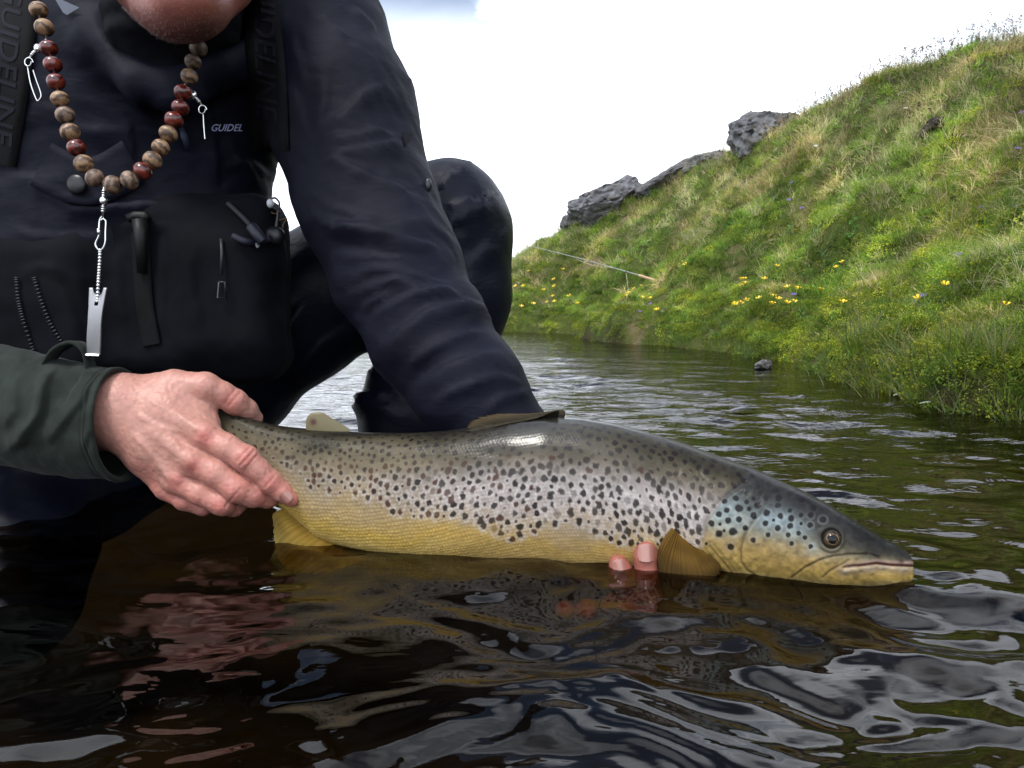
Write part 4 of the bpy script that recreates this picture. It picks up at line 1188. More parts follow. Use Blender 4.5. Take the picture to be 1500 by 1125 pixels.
    fin('pectoral_fin', [flank(985, 772, .001)[0], flank(1000, 786, .001)[0], flank(1016, 800, .001)[0]],
        [P(962, 826, .700), P(968, 846, .694), P(990, 862, .690), P(1020, 864, .688), P(1046, 852, .688), P(1056, 832, .690)], .0009, [(.20, .105, .012), (.045, .028, .010)], FM, 22, 16, .004, seed=2)
    yb = float(np.interp(450, FX, FY)) - .012
    fin('anal_fin', [P(437, 742, yb + .004), P(462, 768, yb), P(500, 797, yb - .004), P(520, 803, yb - .004)],
        [P(402, 764, yb - .004), P(403, 795, yb - .012), P(418, 830, yb - .02), P(470, 840, yb - .022), P(552, 812, yb - .016)], .0010, [(.36, .21, .02), (.24, .18, .045)], FM, 20, 16, .003, seed=3)
    ya = float(np.interp(480, FX, FY))
    adip = bez([P(448, 627, ya), P(449, 613, ya), P(457, 605, ya), P(471, 604, ya), P(487, 613, ya), P(512, 628, ya)], 26)
    base = np.array([P(448 + 64 * u, 632, ya) for u in np.linspace(0, 1, 26)])
    Va = []; Ca = []
    for sgn in (1, -1):
        for w in np.linspace(0, 1, 9):
            for k in range(26):
                q = base[k] + (adip[k] - base[k]) * w + np.array([0, -1, 0]) * sgn * .0032 * (1 - w ** 2 * .9) * math.sin(math.pi * (k + .6) / 27) 
                x2, y2 = proj(q); d = math.hypot(x2 - 459, y2 - 618)
                c = np.array([.20, .17, .085]) * (1 - .4 * math.exp(-(d / 5.2) ** 4) * 2.2) + np.array([.06, 0, 0]) * math.exp(-(d / 5.2) ** 4)
                Va.append(q); Ca.append(np.clip(c, .02, 1))
    Fa = []; K = 9 * 26
    for ii in range(8):
        for k in range(25):
            p = ii * 26 + k; Fa.append((p, p + 1, p + 27, p + 26)); Fa.append((K + p, K + p + 26, K + p + 27, K + p + 1))
    for k in range(25): p = 8 * 26 + k; Fa.append((p, p + 1, K + p + 1, K + p))
    mk('adipose_fin', np.array(Va), Fa, vcol('adipose_skin', .35, .5, sss=.2, trans=.25), fish, col=np.array(Ca))
    # dorsal fin, collapsed along the back
    yd = float(np.interp(760, FX, FY))
    fin('dorsal_fin', [P(826, 611, yd), P(790, 613, yd), P(750, 619, yd), P(705, 628, yd)],
        [P(802, 607, yd + .010), P(770, 608, yd + .014), P(728, 611, yd + .016), P(694, 619, yd + .014), P(688, 627, yd + .010)], .0011, [(.03, .024, .013), (.11, .08, .04)], FM, 16, 10, .003, .30, lean=(0, .3, .95), seed=4)
    fin('dorsal_fin', [P(815, 613, yd - .006), P(770, 618, yd - .004), P(735, 624, yd - .003), P(690, 632, yd - .003)],
        [P(800, 610, yd - .012), P(762, 620, yd - .012), P(720, 631, yd - .01), P(698, 634, yd - .008)], .0016, [(.03, .026, .02), (.06, .05, .03)], FM, 8, 6, .004, .10, lean=(0, -.3, .95), seed=6)
    # tail fin, folded away inside the gripping hand
    fin('tail_fin', [P(322, 612, .838), P(318, 640, .838), P(320, 668, .838)], [P(236, 590, .85), P(244, 640, .855), P(238, 690, .85)], .001, [(.08, .07, .05), (.05, .045, .035)], FM, 14, 8, .004, seed=5)
    return fish, flank
TROUT, FLANK = build_trout()
# ------------------------------------------------------------------ the angler
def J(px, py, Y, r):                                     # joint: point + radius (radius given in photo pixels)
    return (P(px, py, Y), m_of(r, Y))
def chain_sd(PT, js, k=.004):
    d = None
    for (A, ra), (B, rb) in zip(js[:-1], js[1:]):
        q = sd_cone(PT, A, B, ra, rb); d = q if d is None else smin(d, q, k)
    return d
def bounds(chains, pad):
    A = np.array([j[0] - j[1] for c in chains for j in c]); B = np.array([j[0] + j[1] for c in chains for j in c])
    return A.min(0) - pad, B.max(0) + pad
# --- right hand (grips the wrist of the tail)
D0 = .012
IDX = [J(301, 639, .777 + D0, 21), J(332, 655, .772 + D0, 18.5), J(360, 672, .771 + D0, 19.5), J(378, 688, .773 + D0, 16.5), J(396, 706, .776 + D0, 17), J(414, 721, .779 + D0, 14.5), J(427, 731, .780 + D0, 11.5)]
MID = [J(283, 674, .773 + D0, 22), J(318, 693, .770 + D0, 20.5), J(348, 716, .769 + D0, 20.5), J(370, 725, .776 + D0, 18), J(392, 728, .790 + D0, 16), J(404, 724, .812 + D0, 13)]
RNGF = [J(260, 704, .775 + D0, 19), J(294, 722, .772 + D0, 18), J(326, 737, .772 + D0, 18), J(343, 741, .788 + D0, 15), J(352, 733, .805 + D0, 14), J(356, 722, .826 + D0, 12)]
LIT = [J(243, 715, .784 + D0, 16), J(270, 733, .780 + D0, 14), J(298, 741, .786 + D0, 14), J(312, 738, .800 + D0, 12.5), J(322, 728, .820 + D0, 11)]
THB = [J(200, 578, .815 + D0, 27), J(255, 568, .806 + D0, 26), J(301, 568, .806 + D0, 22), J(325, 577, .812 + D0, 18), J(344, 589, .818 + D0, 18.5), J(362, 600, .828 + D0, 14.5), J(374, 612, .838 + D0, 11)]
META = [[J(178, 592, .800 + D0, 40), J(235, 607, .790 + D0, 31), J(301, 639, .780 + D0, 22)],
        [J(178, 606, .796 + D0, 38), J(230, 642, .782 + D0, 30), J(281, 679, .775 + D0, 21)],
        [J(178, 614, .796 + D0, 36), J(222, 662, .784 + D0, 27), J(260, 703, .778 + D0, 19)],
        [J(178, 618, .798 + D0, 34), J(212, 672, .792 + D0, 24), J(243, 714, .787 + D0, 16)]]
WEB = [[J(235, 585, .803 + D0, 33), J(292, 606, .803 + D0, 24)], [J(255, 600, .797 + D0, 30), J(305, 625, .797 + D0, 16)]]
WRIST = [[J(90, 595, .82 + D0, 44), J(180, 590, .80 + D0, 42)], [J(90, 630, .82 + D0, 42), J(182, 612, .80 + D0, 42)]]
TEND = [[J(225, 597, .768 + D0 + .007, 4), J(300, 632, .761 + D0 + .006, 7)], [J(225, 632, .761 + D0 + .004, 3), J(279, 674, .755 + D0 + .005, 7)], [J(215, 660, .766 + D0 + .003, 2), J(258, 699, .760 + D0 + .005, 6)]]
KN = [(301, 639), (360, 671), (281, 681), (343, 731), (260, 705), (322, 741), (395, 706), (341, 587)]
def hand_r(PT):
    d = None
    for c in META + WEB + WRIST:
        q = chain_sd(PT, c, .006); d = q if d is None else smin(d, q, .014)
    f = None
    for c, k in ((THB, .006), (IDX, .006), (MID, .005), (RNGF, .005), (LIT, .005)):
        q = chain_sd(PT, c, .0045); f = q if f is None else smin(f, q, .0022)
    d = smin(d, f, .007)
    for c in TEND:
        d = smin(d, chain_sd(PT, c, .004), .010)
    return d
# --- left hand (supports the belly from below, two finger tips in sight)
F1 = [(np.array([.128, .795, -.052]), .0125), (np.array([.133, .752, -.050]), .0125), (P(953, 872, .713), .0122), (P(950, 846, .712), .0120), (P(949, 836, .7122), .0112), (P(947, 815, .7135), .0115), (P(947, 804, .7148), .0086)]
F2 = [(np.array([.106, .80, -.055]), .0125), (np.array([.106, .755, -.055]), .0125), (P(921, 880, .722), .0122), (P(914, 852, .720), .0112), (P(909, 836, .720), .0108), (P(905, 824, .7215), .0082)]
F3 = [(np.array([.085, .80, -.060]), .012), (np.array([.080, .775, -.066]), .012), (np.array([.078, .752, -.060]), .0112), (np.array([.078, .738, -.056]), .0095)]
F4 = [(np.array([.064, .805, -.060]), .011), (np.array([.058, .782, -.068]), .0105), (np.array([.056, .764, -.064]), .0098), (np.array([.056, .754, -.061]), .0085)]
TH2 = [(np.array([.085, .88, -.05]), .017), (np.array([.125, .86, -.03]), .014), (np.array([.150, .845, -.005]), .012), (np.array([.160, .838, .012]), .010)]
PALM2 = [[(np.array([.075, .89, -.05]), .026), (F1[0][0], .014)], [(np.array([.068, .89, -.052]), .025), (F2[0][0], .014)], [(np.array([.058, .89, -.052]), .024), (F3[0][0], .0135)], [(np.array([.05, .89, -.05]), .022), (F4[0][0], .0125)],
         [(np.array([.062, .90, -.046]), .030), (P(735, 625, .88), .036)]]
def hand_l(PT):
    d = None
    for c in PALM2:
        q = chain_sd(PT, c, .006); d = q if d is None else smin(d, q, .012)
    f = None
    for c in (F1, F2, F3, F4, TH2):
        q = chain_sd(PT, c, .006); f = q if f is None else smin(f, q, .0015)
    return smin(d, f, .006)
# --- head, neck, trunk and upper arms (mostly under clothes)
HC = P(266, -95, .875)
def head_sd(PT):
    d = sd_ell(PT, HC + [0, .03, .045], np.array([.078, .098, .098]))
    jw = [[J(266, 12, .795, 44), J(266, -40, .83, 62)], [J(236, 4, .81, 38), J(190, -70, .88, 40)], [J(300, 0, .81, 36), J(345, -78, .88, 40)], [J(215, -45, .84, 50), J(320, -50, .84, 48)]]
    for c in jw: d = smin(d, chain_sd(PT, c), .03)
    d = smin(d, chain_sd(PT, [J(262, 3, .777, 24), J(285, 1, .777, 24)]), .025)             # chin
    d = smin(d, chain_sd(PT, [J(262, -22, .772, 7), J(290, -25, .770, 8), J(318, -22, .776, 6)], .006), .010)   # lower lip
    d = smin(d, chain_sd(PT, [J(258, -38, .772, 7), J(290, -42, .768, 8), J(322, -38, .776, 6)], .006), .010)   # upper lip
    d = smin(d, chain_sd(PT, [J(284, -72, .750, 17), J(280, -105, .758, 13), J(276, -150, .777, 12)]), .014)              # nose
    d = smin(d, chain_sd(PT, [J(270, -70, .765, 9), J(298, -72, .765, 9)]), .008)
    for ex in (232, 318):
        q = np.linalg.norm(PT - P(ex, -150, .776), axis=-1) - .016
        d = -smin(-d, q, .012)
        d = smin(d, chain_sd(PT, [J(ex - 19, -150, .803, 4), J(ex - 9, -158, .795, 4.5), J(ex + 9, -158, .795, 4.5), J(ex + 19, -150, .803, 4)], .004), .006)
        d = smin(d, chain_sd(PT, [J(ex - 18, -147, .801, 4), J(ex - 8, -138, .796, 4), J(ex + 8, -138, .796, 4), J(ex + 18, -147, .801, 4)], .004), .008)
        d = smin(d, chain_sd(PT, [J(ex - 26, -174, .800, 9), J(ex, -180, .790, 10), J(ex + 26, -174, .800, 9)], .006), .012)
    for ex, ey in ((165, -110), (372, -118)):
        d = smin(d, sd_ell(PT, P(ex, ey, .92), np.array([.010, .018, .032])), .008)
    d = smin(d, chain_sd(PT, [J(262, -20, .90, 75), J(240, 40, 1.03, 75)]), .03)
    return d
TRUNK = [[J(60, 150, 1.12, 90), J(330, 120, 1.12, 90)], [J(190, 120, 1.12, 100), J(190, 440, 1.16, 90)], [J(70, 180, 1.12, 80), J(120, 480, 1.18, 80)], [J(275, 160, 1.12, 70), J(250, 470, 1.2, 70)],
         [J(455, 85, 1.05, 60), J(545, 330, .98, 55)], [J(545, 330, .98, 55), J(735, 625, .88, 44)], [J(-70, 80, 1.08, 60), J(-222, 430, .985, 48)], [J(-222, 430, .985, 48), J(-150, 550, .895, 46)], [J(-150, 550, .895, 46), J(90, 612, .825, 46)],
         [J(290, 540, 1.26, 75), J(655, 328, 1.31, 55)], [J(655, 328, 1.31, 52), J(610, 700, 1.26, 42)], [J(110, 580, 1.19, 80), J(42, 800, .95, 62)], [J(42, 800, .95, 60), J(-110, 820, 1.17, 45)]]
def trunk_sd(PT):
    d = None
    for c in TRUNK:
        q = chain_sd(PT, c); d = q if d is None else smin(d, q, .04)
    return d
def skin_color(V):
    X, Y = proj(V)
    c = np.tile(np.array([.47, .235, .185]), (len(V), 1))
    r = np.zeros(len(V))
    for kx, ky in KN: r = np.maximum(r, np.exp(-(((X - kx) ** 2 + (Y - ky) ** 2) / 17 ** 2)))
    r = np.maximum(r, .7 * sstep(640, 740, Y) * (X > 180) * (X < 460))
    r = np.clip(.9 * r + .22 * fbm(V * 60, 3, 7), 0, 1)
    c = c * (1 - r[:, None]) + np.array([.46, .155, .125]) * r[:, None]
    c *= (1 + .10 * fbm(V * 260, 3, 9))[:, None]
    return c
def build_person():
    HV, HF = surface_nets(hand_r, *bounds([IDX, MID, RNGF, LIT, THB] + META + WRIST, .004), .0013)
    nv = vnormals(HV, HF); X, Y = proj(HV)
    # knuckle creases and fine tendon relief
    dsp = np.zeros(len(HV))
    for (x0, y0), (x1, y1), a in (((352, 682), (372, 660), .0010), (((358, 689), (377, 666), .0009)), ((347, 676), (366, 655), .0008), ((388, 714), (403, 697), .0008), ((330, 742), (352, 716), .0008), ((335, 595), (352, 575), .0006), ((330, 590), (345, 570), .0005), ((283, 655), (300, 660), .0004)):
        dsp -= a * np.exp(-(segdist(np.stack([X, Y], 1), (x0, y0), (x1, y1))[0] / 1.8) ** 2)
    for pl, a in (([(205, 610), (240, 628), (262, 655)], .0011), ([(198, 640), (225, 668), (246, 700)], .0011), ([(225, 590), (262, 606), (286, 628)], .0010), ([(240, 628), (268, 632), (296, 650)], .0007)):
        dsp += a * np.exp(-(polydist(np.stack([X, Y], 1), pl) / 4.5) ** 2)
    dsp += .00025 * fbm(HV * 330, 3, 3) + .0002 * fbm(HV * 110, 2, 13)
    HV = HV + nv * (dsp * (nv[:, 1] < .3))[:, None]
    LV, LF = surface_nets(hand_l, *bounds([F1, F2, F3, F4, TH2] + PALM2, .004), .0014)
    DV, DF = surface_nets(head_sd, HC + np.array([-.14, -.19, -.17]), HC + np.array([.14, .22, .17]), .003)
    TV, TF = surface_nets(trunk_sd, *bounds(TRUNK, .02), .010)
    V = np.vstack([HV, LV, DV, TV]); o1 = len(HV); o2 = o1 + len(LV); o3 = o2 + len(DV)
    F = np.vstack([HF, LF + o1, DF + o2, TF + o3])
    c = skin_color(V)
    c[o2:o3] = np.array([.24, .075, .055]) * (1 + .16 * fbm(V[o2:o3] * 90, 3, 21))[:, None]  # face skin coloured darker and redder to imitate shade
    Xh, Yh = proj(V[o2:o3])
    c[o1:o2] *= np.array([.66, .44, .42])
    beard = sstep(10, 40, Yh)[:, None]; c[o2:o3] = c[o2:o3] * (1 - .35 * beard) + np.array([.16, .10, .085]) * .35 * beard
    lip = (Yh < -12) & (Yh > -50) & (Xh > 250) & (Xh < 325); c[o2:o3][lip] = (.33, .12, .11)
    m = vcol('skin', .42, .4, sss=.12, bump=[(900, .25, .0008), (260, .25, .0015)])
    o = mk('person', V, F, m, origin=P(200, 600, 1.1) * [1, 1, 0], col=c)
    tag(o, 'angler in dark navy jacket and waders crouching in the river behind the trout', 'person')
    return o, V[o2:o3], DF
PERSON, HEADV, HEADF = build_person()
FABJ = fabric('jacket_cloth', (.0044, .0052, .0125), .66, 1500, .2, .0, .0014, (9, 9, 26))
FABW = fabric('wader_cloth', (.0048, .006, .0135), .42, 1500, .15, .0, .0016, (10, 10, 16))
BLACK = plain('black_webbing', (.002, .002, .003), .8, spec=.2, bump=(1400, .4, .0006))
DARK = plain('pack_cloth', (.0022, .0024, .0048), .85, spec=.15, bump=(1200, .5, .0008), var=.3, vscale=20)
STEEL = plain('polished_steel', (.62, .62, .62), .24, 1.0)
GREYP = plain('grey_plastic', (.018, .02, .024), .45)
# --- jacket
JK = [[J(60, 140, 1.10, 138), J(300, 110, 1.10, 128)], [J(60, 160, 1.09, 130), J(100, 470, 1.12, 150)], [J(285, 140, 1.10, 112), J(258, 440, 1.14, 120)], [J(180, 60, 1.10, 150), J(190, 460, 1.12, 140)],
      [J(300, 20, 1.10, 120), J(445, 60, 1.08, 110)]]
ARM = [J(452, 62, 1.07, 108), J(500, 165, 1.03, 104), J(540, 300, .985, 97), J(578, 390, .95, 93), J(628, 490, .915, 84), J(690, 575, .885, 76), J(738, 640, .87, 68), J(790, 720, .86, 60)]
ARM2 = [J(-70, 70, 1.08, 112), J(-190, 250, 1.02, 100), J(-240, 440, .98, 92), J(-130, 540, .90, 82)]
def jacket_sd(PT):
    d = None
    for c in JK:
        q = chain_sd(PT, c); d = q if d is None else smin(d, q, .05)
    d = smin(d, chain_sd(PT, ARM, .02), .035)
    d = smin(d, chain_sd(PT, ARM2, .02), .035)
    # hood and collar rolled round the neck
    cl = [J(110, -10, 1.0, 42), J(150, 60, .955, 34), J(215, 118, .935, 30), J(262, 132, .935, 30), J(320, 90, .95, 34), J(372, 20, .99, 42)]
    d = smin(d, chain_sd(PT, cl, .02), .03)
    d = -smin(-d, np.linalg.norm((PT - P(262, -20, .93)) / np.array([1, 1, 1.0]), axis=-1) - .085, .02)
    return d
Z8 = lambda L: [(380 + a / 2.743, 230 + b / 2.743) for a, b in L]
Z2 = lambda L: [(300 + a / 3.0, b / 3.0) for a, b in L]
FOLDS = [(Z8([(190, 330), (300, 300), (420, 280), (560, 320), (700, 350), (790, 400)]), .0055, 7), (Z8([(200, 200), (300, 240), (400, 300), (480, 330)]), .004, 7), (Z8([(320, 560), (420, 520), (540, 500), (660, 540), (810, 530)]), .006, 7),
         (Z8([(340, 450), (460, 440), (600, 470), (700, 500), (815, 510)]), .0055, 6), (Z8([(420, 680), (520, 600), (640, 560), (760, 540), (840, 575)]), .006, 7), (Z8([(470, 780), (580, 690), (700, 620), (830, 580), (945, 640)]), .0065, 8),
         (Z8([(560, 860), (680, 770), (800, 720), (940, 690)]), .0055, 7), (Z8([(600, 930), (740, 850), (880, 810), (1000, 790)]), .005, 7), (Z8([(660, 990), (800, 920), (950, 880), (1070, 900)]), .004, 6), (Z8([(880, 1040), (980, 960), (1100, 930)]), .004, 6),
         (Z8([(180, 190), (330, 270), (480, 280), (640, 265), (715, 230)]), .004, 8), (Z8([(250, 390), (380, 380), (520, 400), (640, 400)]), .0035, 6), (Z8([(400, 620), (480, 560), (560, 545)]), .004, 5),
         (Z2([(480, 640), (600, 600), (740, 570), (875, 600)]), .006, 7), (Z2([(490, 560), (600, 500), (720, 400), (840, 370)]), .005, 8), (Z2([(640, 20), (700, 80), (760, 160)]), .004, 5), (Z2([(520, 60), (600, 150), (640, 180)]), .003, 6),
         (Z2([(500, 680), (640, 660), (800, 640), (910, 610)]), .006, 6), (Z2([(440, 700), (560, 690), (700, 750), (900, 860), (1010, 890)]), .005, 7), (Z2([(450, 850), (560, 900), (700, 960), (840, 990)]), .004, 7), (Z2([(460, 1010), (560, 980), (680, 1010), (850, 1040)]), .004, 6),
         (Z2([(360, 330), (420, 480), (470, 640)]), .005, 8), (Z2([(560, 330), (520, 480), (490, 620)]), .004, 7), (Z2([(380, 100), (400, 250), (440, 420)]), .003, 9)]
CHESTF = [([(130, 20), (190, 120), (240, 200)], .004, 8), ([(40, 150), (120, 185), (200, 190)], .004, 10), ([(45, 262), (112, 302), (160, 300), (240, 296), (330, 300), (390, 292)], .009, 7), ([(300, 110), (312, 200), (318, 290)], .004, 7), ([(330, 230), (370, 240), (395, 262)], .005, 8),
          ([(330, 200), (355, 235), (380, 285)], .004, 7), ([(0, 255), (60, 262), (120, 250)], .005, 8), ([(0, 330), (80, 350), (180, 340)], .004, 9), ([(190, 170), (195, 215), (185, 250)], .003, 6)]
def crease(V, N_, folds):
    X, Y = proj(V); Q = np.stack([X + 3.5 * fbm(p3(X / 40, Y / 40), 2, 3), Y + 3.5 * fbm(p3(X / 40, Y / 40), 2, 4)], 1)
    front = sstep(.25, -.15, N_[:, 1]); d = np.zeros(len(V))
    for pl, a, w in folds:
        lo = np.min(pl, 0) - 4 * w; hi = np.max(pl, 0) + 4 * w
        k = np.where(((Q >= lo) & (Q <= hi)).all(1))[0]
        if len(k) == 0: continue
        best = np.full(len(k), 1e9); sg = np.zeros(len(k))
        for A, B in zip(pl[:-1], pl[1:]):
            dd, t = segdist(Q[k], A, B); e = np.subtract(B, A); e = e / np.linalg.norm(e)
            cr = (Q[k, 0] - A[0]) * e[1] - (Q[k, 1] - A[1]) * e[0]
            u = dd < best; best = np.where(u, dd, best); sg = np.where(u, cr, sg)
        L = np.hypot(*(np.subtract(pl[-1], pl[0])))
        en = np.minimum(np.linalg.norm(Q[k] - pl[0], axis=1), np.linalg.norm(Q[k] - pl[-1], axis=1)); fade = sstep(0, .3 * L, en)
        # steep on one side, soft on the other: a fold of cloth rather than a tube
        s = np.where(sg > 0, best, -best); ww = np.where(s > 0, w * .5, w * 2.2)
        d[k] += a * fade * np.exp(-(s / ww) ** 2)
    return d * front
def build_jacket():
    V, F = surface_nets(jacket_sd, *bounds(JK + [ARM, ARM2], .02), .0048)
    nv = vnormals(V, F)
    d = crease(V, nv, FOLDS + CHESTF)
    # loose random folds elsewhere, running across each limb
    d = d * 1.15 + .0035 * fbm(V * np.array([9, 9, 16]), 2, 5) + .0016 * fbm(V * np.array([24, 24, 50]) + 2 * fbm(V * 9, 2, 6)[:, None], 2, 8) * .8
    V = V + nv * d[:, None]
    o = mk('jacket', V, F, FABJ, PERSON)
    return o, V, F
JACKET, JV, JF = build_jacket()
BV = BVHTree.FromPolygons([tuple(v) for v in JV], [tuple(int(i) for i in f) for f in JF])
def drape(px, py, off=.002, bv=None, fallback=1.0):
    d = ray(px, py); d = d / np.linalg.norm(d)
    h = (bv or BV).ray_cast(Vector(CAM), Vector(d))
    if h[0] is None: return P(px, py, fallback)
    return np.array(h[0]) - d * off
# --- waders
LEG = [J(285, 545, 1.25, 118), J(420, 462, 1.26, 106), J(560, 385, 1.28, 92), J(652, 326, 1.30, 80), J(664, 345, 1.30, 78)]
SHIN = [J(660, 330, 1.30, 82), J(664, 430, 1.30, 82), J(640, 520, 1.28, 84), J(612, 610, 1.26, 82), J(600, 800, 1.24, 70)]
LEG2 = [J(120, 560, 1.18, 130), J(60, 690, 1.06, 110), J(40, 800, .93, 92), J(20, 880, .90, 90), J(-120, 820, 1.15, 70)]
HIPS = [J(110, 560, 1.2, 140), J(310, 545, 1.25, 120)]
LOW = [J(250, 600, 1.2, 110), J(140, 690, 1.12, 100)]
def wader_sd(PT):
    d = chain_sd(PT, LEG, .02); d = smin(d, chain_sd(PT, SHIN, .02), .03); d = smin(d, chain_sd(PT, LEG2, .02), .04)
    d = smin(d, chain_sd(PT, HIPS), .04); d = smin(d, chain_sd(PT, LOW), .05)
    return d
WF = [(Z2([(1015, 840), (1060, 790), (1110, 745)]), .007, 6), (Z2([(1050, 905), (1110, 880), (1195, 862)]), .007, 6), (Z2([(1030, 1000), (1100, 920), (1190, 870)]), .006, 7), (Z2([(1040, 770), (1090, 730), (1140, 722)]), .003, 7),
      (Z2([(1100, 1010), (1160, 930), (1240, 880)]), .005, 8), (Z8([(700, 330), (780, 250), (860, 200)]), .005, 7), (Z8([(800, 480), (860, 400), (940, 330)]), .004, 10), ([(300, 520), (360, 440), (410, 380)], .006, 9), ([(350, 560), (410, 480), (470, 420)], .006, 9), ([(420, 560), (470, 500), (520, 470)], .005, 8), ([(455, 350), (420, 400), (380, 470)], .006, 7),
      (Z8([(400, 990), (430, 960), (470, 955)]), .012, 6), (Z8([(395, 990), (460, 1000), (560, 1010)]), .006, 6), ([(528, 530), (560, 560), (600, 570)], .006, 7)]
def build_waders():
    V, F = surface_nets(wader_sd, *bounds([LEG, SHIN, LEG2, HIPS, LOW], .02), .006)
    nv = vnormals(V, F)
    d = crease(V, nv, WF) + .0028 * fbm(V * 12, 2, 15) + .0008 * fbm(V * 30, 2, 16)
    return mk('waders', V + nv * d[:, None], F, FABW, PERSON)
build_waders()
# --- green fleece sleeve on the gripping arm
def build_sleeve():
    mat = fabric('fleece', (.017, .022, .018), .9, 700, .7, .05, .0, var=.3, vs=40)
    n, m = 150, 120
    pa = bez([P(-190, 545, .90), P(-60, 575, .845), P(60, 606, .815), P(130, 618, .806), P(177, 622, .803)], n)
    T = np.gradient(pa, axis=0); T /= np.linalg.norm(T, axis=1)[:, None]
    t = np.linspace(0, 1, n); rv = np.interp(t, [0, .5, .8, .93, 1], [.068, .064, .061, .0605, .061]); rh = rv * .82
    V = []
    th = np.linspace(0, 2 * math.pi, m, endpoint=False)
    rings = [(i, 1.0) for i in range(n)] + [(n - 1, .975), (n - 2, .955), (n - 5, .95), (n - 12, .95)]
    for i, k in rings:
        a = np.cross(T[i], [0, 0, 1.0]); a /= np.linalg.norm(a); b = np.cross(a, T[i])
        # the cuff ends on a slant
        sh = -.10 * np.sin(th) * (i / n) ** 6 * rv[i]
        V.append(pa[i] + T[i] * sh[:, None] + (rh[i] * k * np.cos(th))[:, None] * a + (rv[i] * k * np.sin(th))[:, None] * b)
    V = np.array(V); nr = len(rings)
    i = np.arange(nr - 1)[:, None] * m; j = np.arange(m)[None, :]; j2 = (j + 1) % m
    F = np.stack([i + j, i + j2, i + m + j2, i + m + j], -1).reshape(-1, 4)
    V = V.reshape(-1, 3); nv = vnormals(V, F)
    ctr = np.repeat(pa[[r[0] for r in rings]], m, axis=0)
    if np.mean(np.einsum('ij,ij->i', nv, V - ctr)[:n * m]) < 0: F = F[:, ::-1]; nv = -nv
    fl = [([(86, 533), (74, 560), (60, 605), (40, 645), (0, 668)], .0085, 8), ([(134, 545), (118, 590), (92, 625), (60, 660)], .005, 7), ([(120, 540), (100, 570), (84, 600)], -.005, 8), ([(30, 540), (22, 600), (0, 640)], .004, 9), ([(150, 560), (140, 620), (120, 670)], .003, 7)]
    d = crease(V, nv, fl)
    X, Y = proj(V); d += .0012 * fbm(V * 45, 3, 25)
    tt = np.repeat(np.array([r[0] / n for r in rings]), m)
    d += (-.0013 * np.exp(-((tt - .915) / .006) ** 2) - .001 * np.exp(-((tt - .885) / .006) ** 2) + .0012 * sstep(.915, .93, tt))
    V = V + nv * d[:, None]
    o = mk('fleece_sleeve', V, F, mat, PERSON)
    lp = bez([P(70, 530, .80), P(84, 510, .80), P(108, 499, .80), P(125, 508, .80), P(131, 528, .80), P(134, 541, .80)], 30)
    VV = []; w = np.array([0, .03, -.002])
    for q in lp: VV += [q - w * .35, q + w * .35, q + w * .35 + [0, 0, -.004], q - w * .35 + [0, 0, -.004]]
    FF = []
    for i in range(29):
        for k in range(4): FF.append((4 * i + k, 4 * i + (k + 1) % 4, 4 * i + 4 + (k + 1) % 4, 4 * i + 4 + k))
    mk('thumb_loop', np.array(VV), FF, mat, PERSON)
build_sleeve()
# --- chest pack under the jacket flap
def build_pack():
    def sd(PT):
        def box(c, h, r):
            q = np.abs(PT - c) - (np.asarray(h) - r)
            return np.linalg.norm(np.maximum(q, 0), axis=-1) + np.minimum(q.max(-1), 0) - r
        c = P(205, 425, 1.03)
        d = box(c, [.20, .055, .125], .04)
        d = smin(d, box(P(70, 450, .985), [.075, .035, .095], .03), .02)
        d = smin(d, box(P(330, 430, .995), [.065, .035, .085], .03), .02)
        return d
    V, F = surface_nets(sd, P(205, 425, 1.03) + np.array([-.26, -.14, -.16]), P(205, 425, 1.03) + np.array([.26, .09, .16]), .005)
    nv = vnormals(V, F)
    fl = [([(20, 395), (60, 385), (110, 400)], .004, 6), ([(60, 340), (100, 430), (130, 520)], .004, 7), ([(180, 345), (178, 430), (190, 510)], .004, 6), ([(290, 350), (280, 430), (300, 500)], .004, 7), ([(240, 345), (244, 420), (240, 500)], .004, 6), ([(120, 330), (200, 322), (280, 330)], .004, 7)]
    V = V + nv * (crease(V, nv, fl) + .0025 * fbm(V * 22, 3, 35))[:, None]
    o = mk('chest_pack', V, F, DARK, PERSON)
    return BVHTree.FromPolygons([tuple(v) for v in V], [tuple(int(i) for i in f) for f in F])
BVP = build_pack()
def both(px, py, off=.002):
    d = ray(px, py); d = d / np.linalg.norm(d); best = None
    for bv in (BV, BVP):
        h = bv.ray_cast(Vector(CAM), Vector(d))
        if h[0] is not None and (best is None or h[3] < best): best = h[3]
    return CAM + d * ((best if best else 1.05) - off)
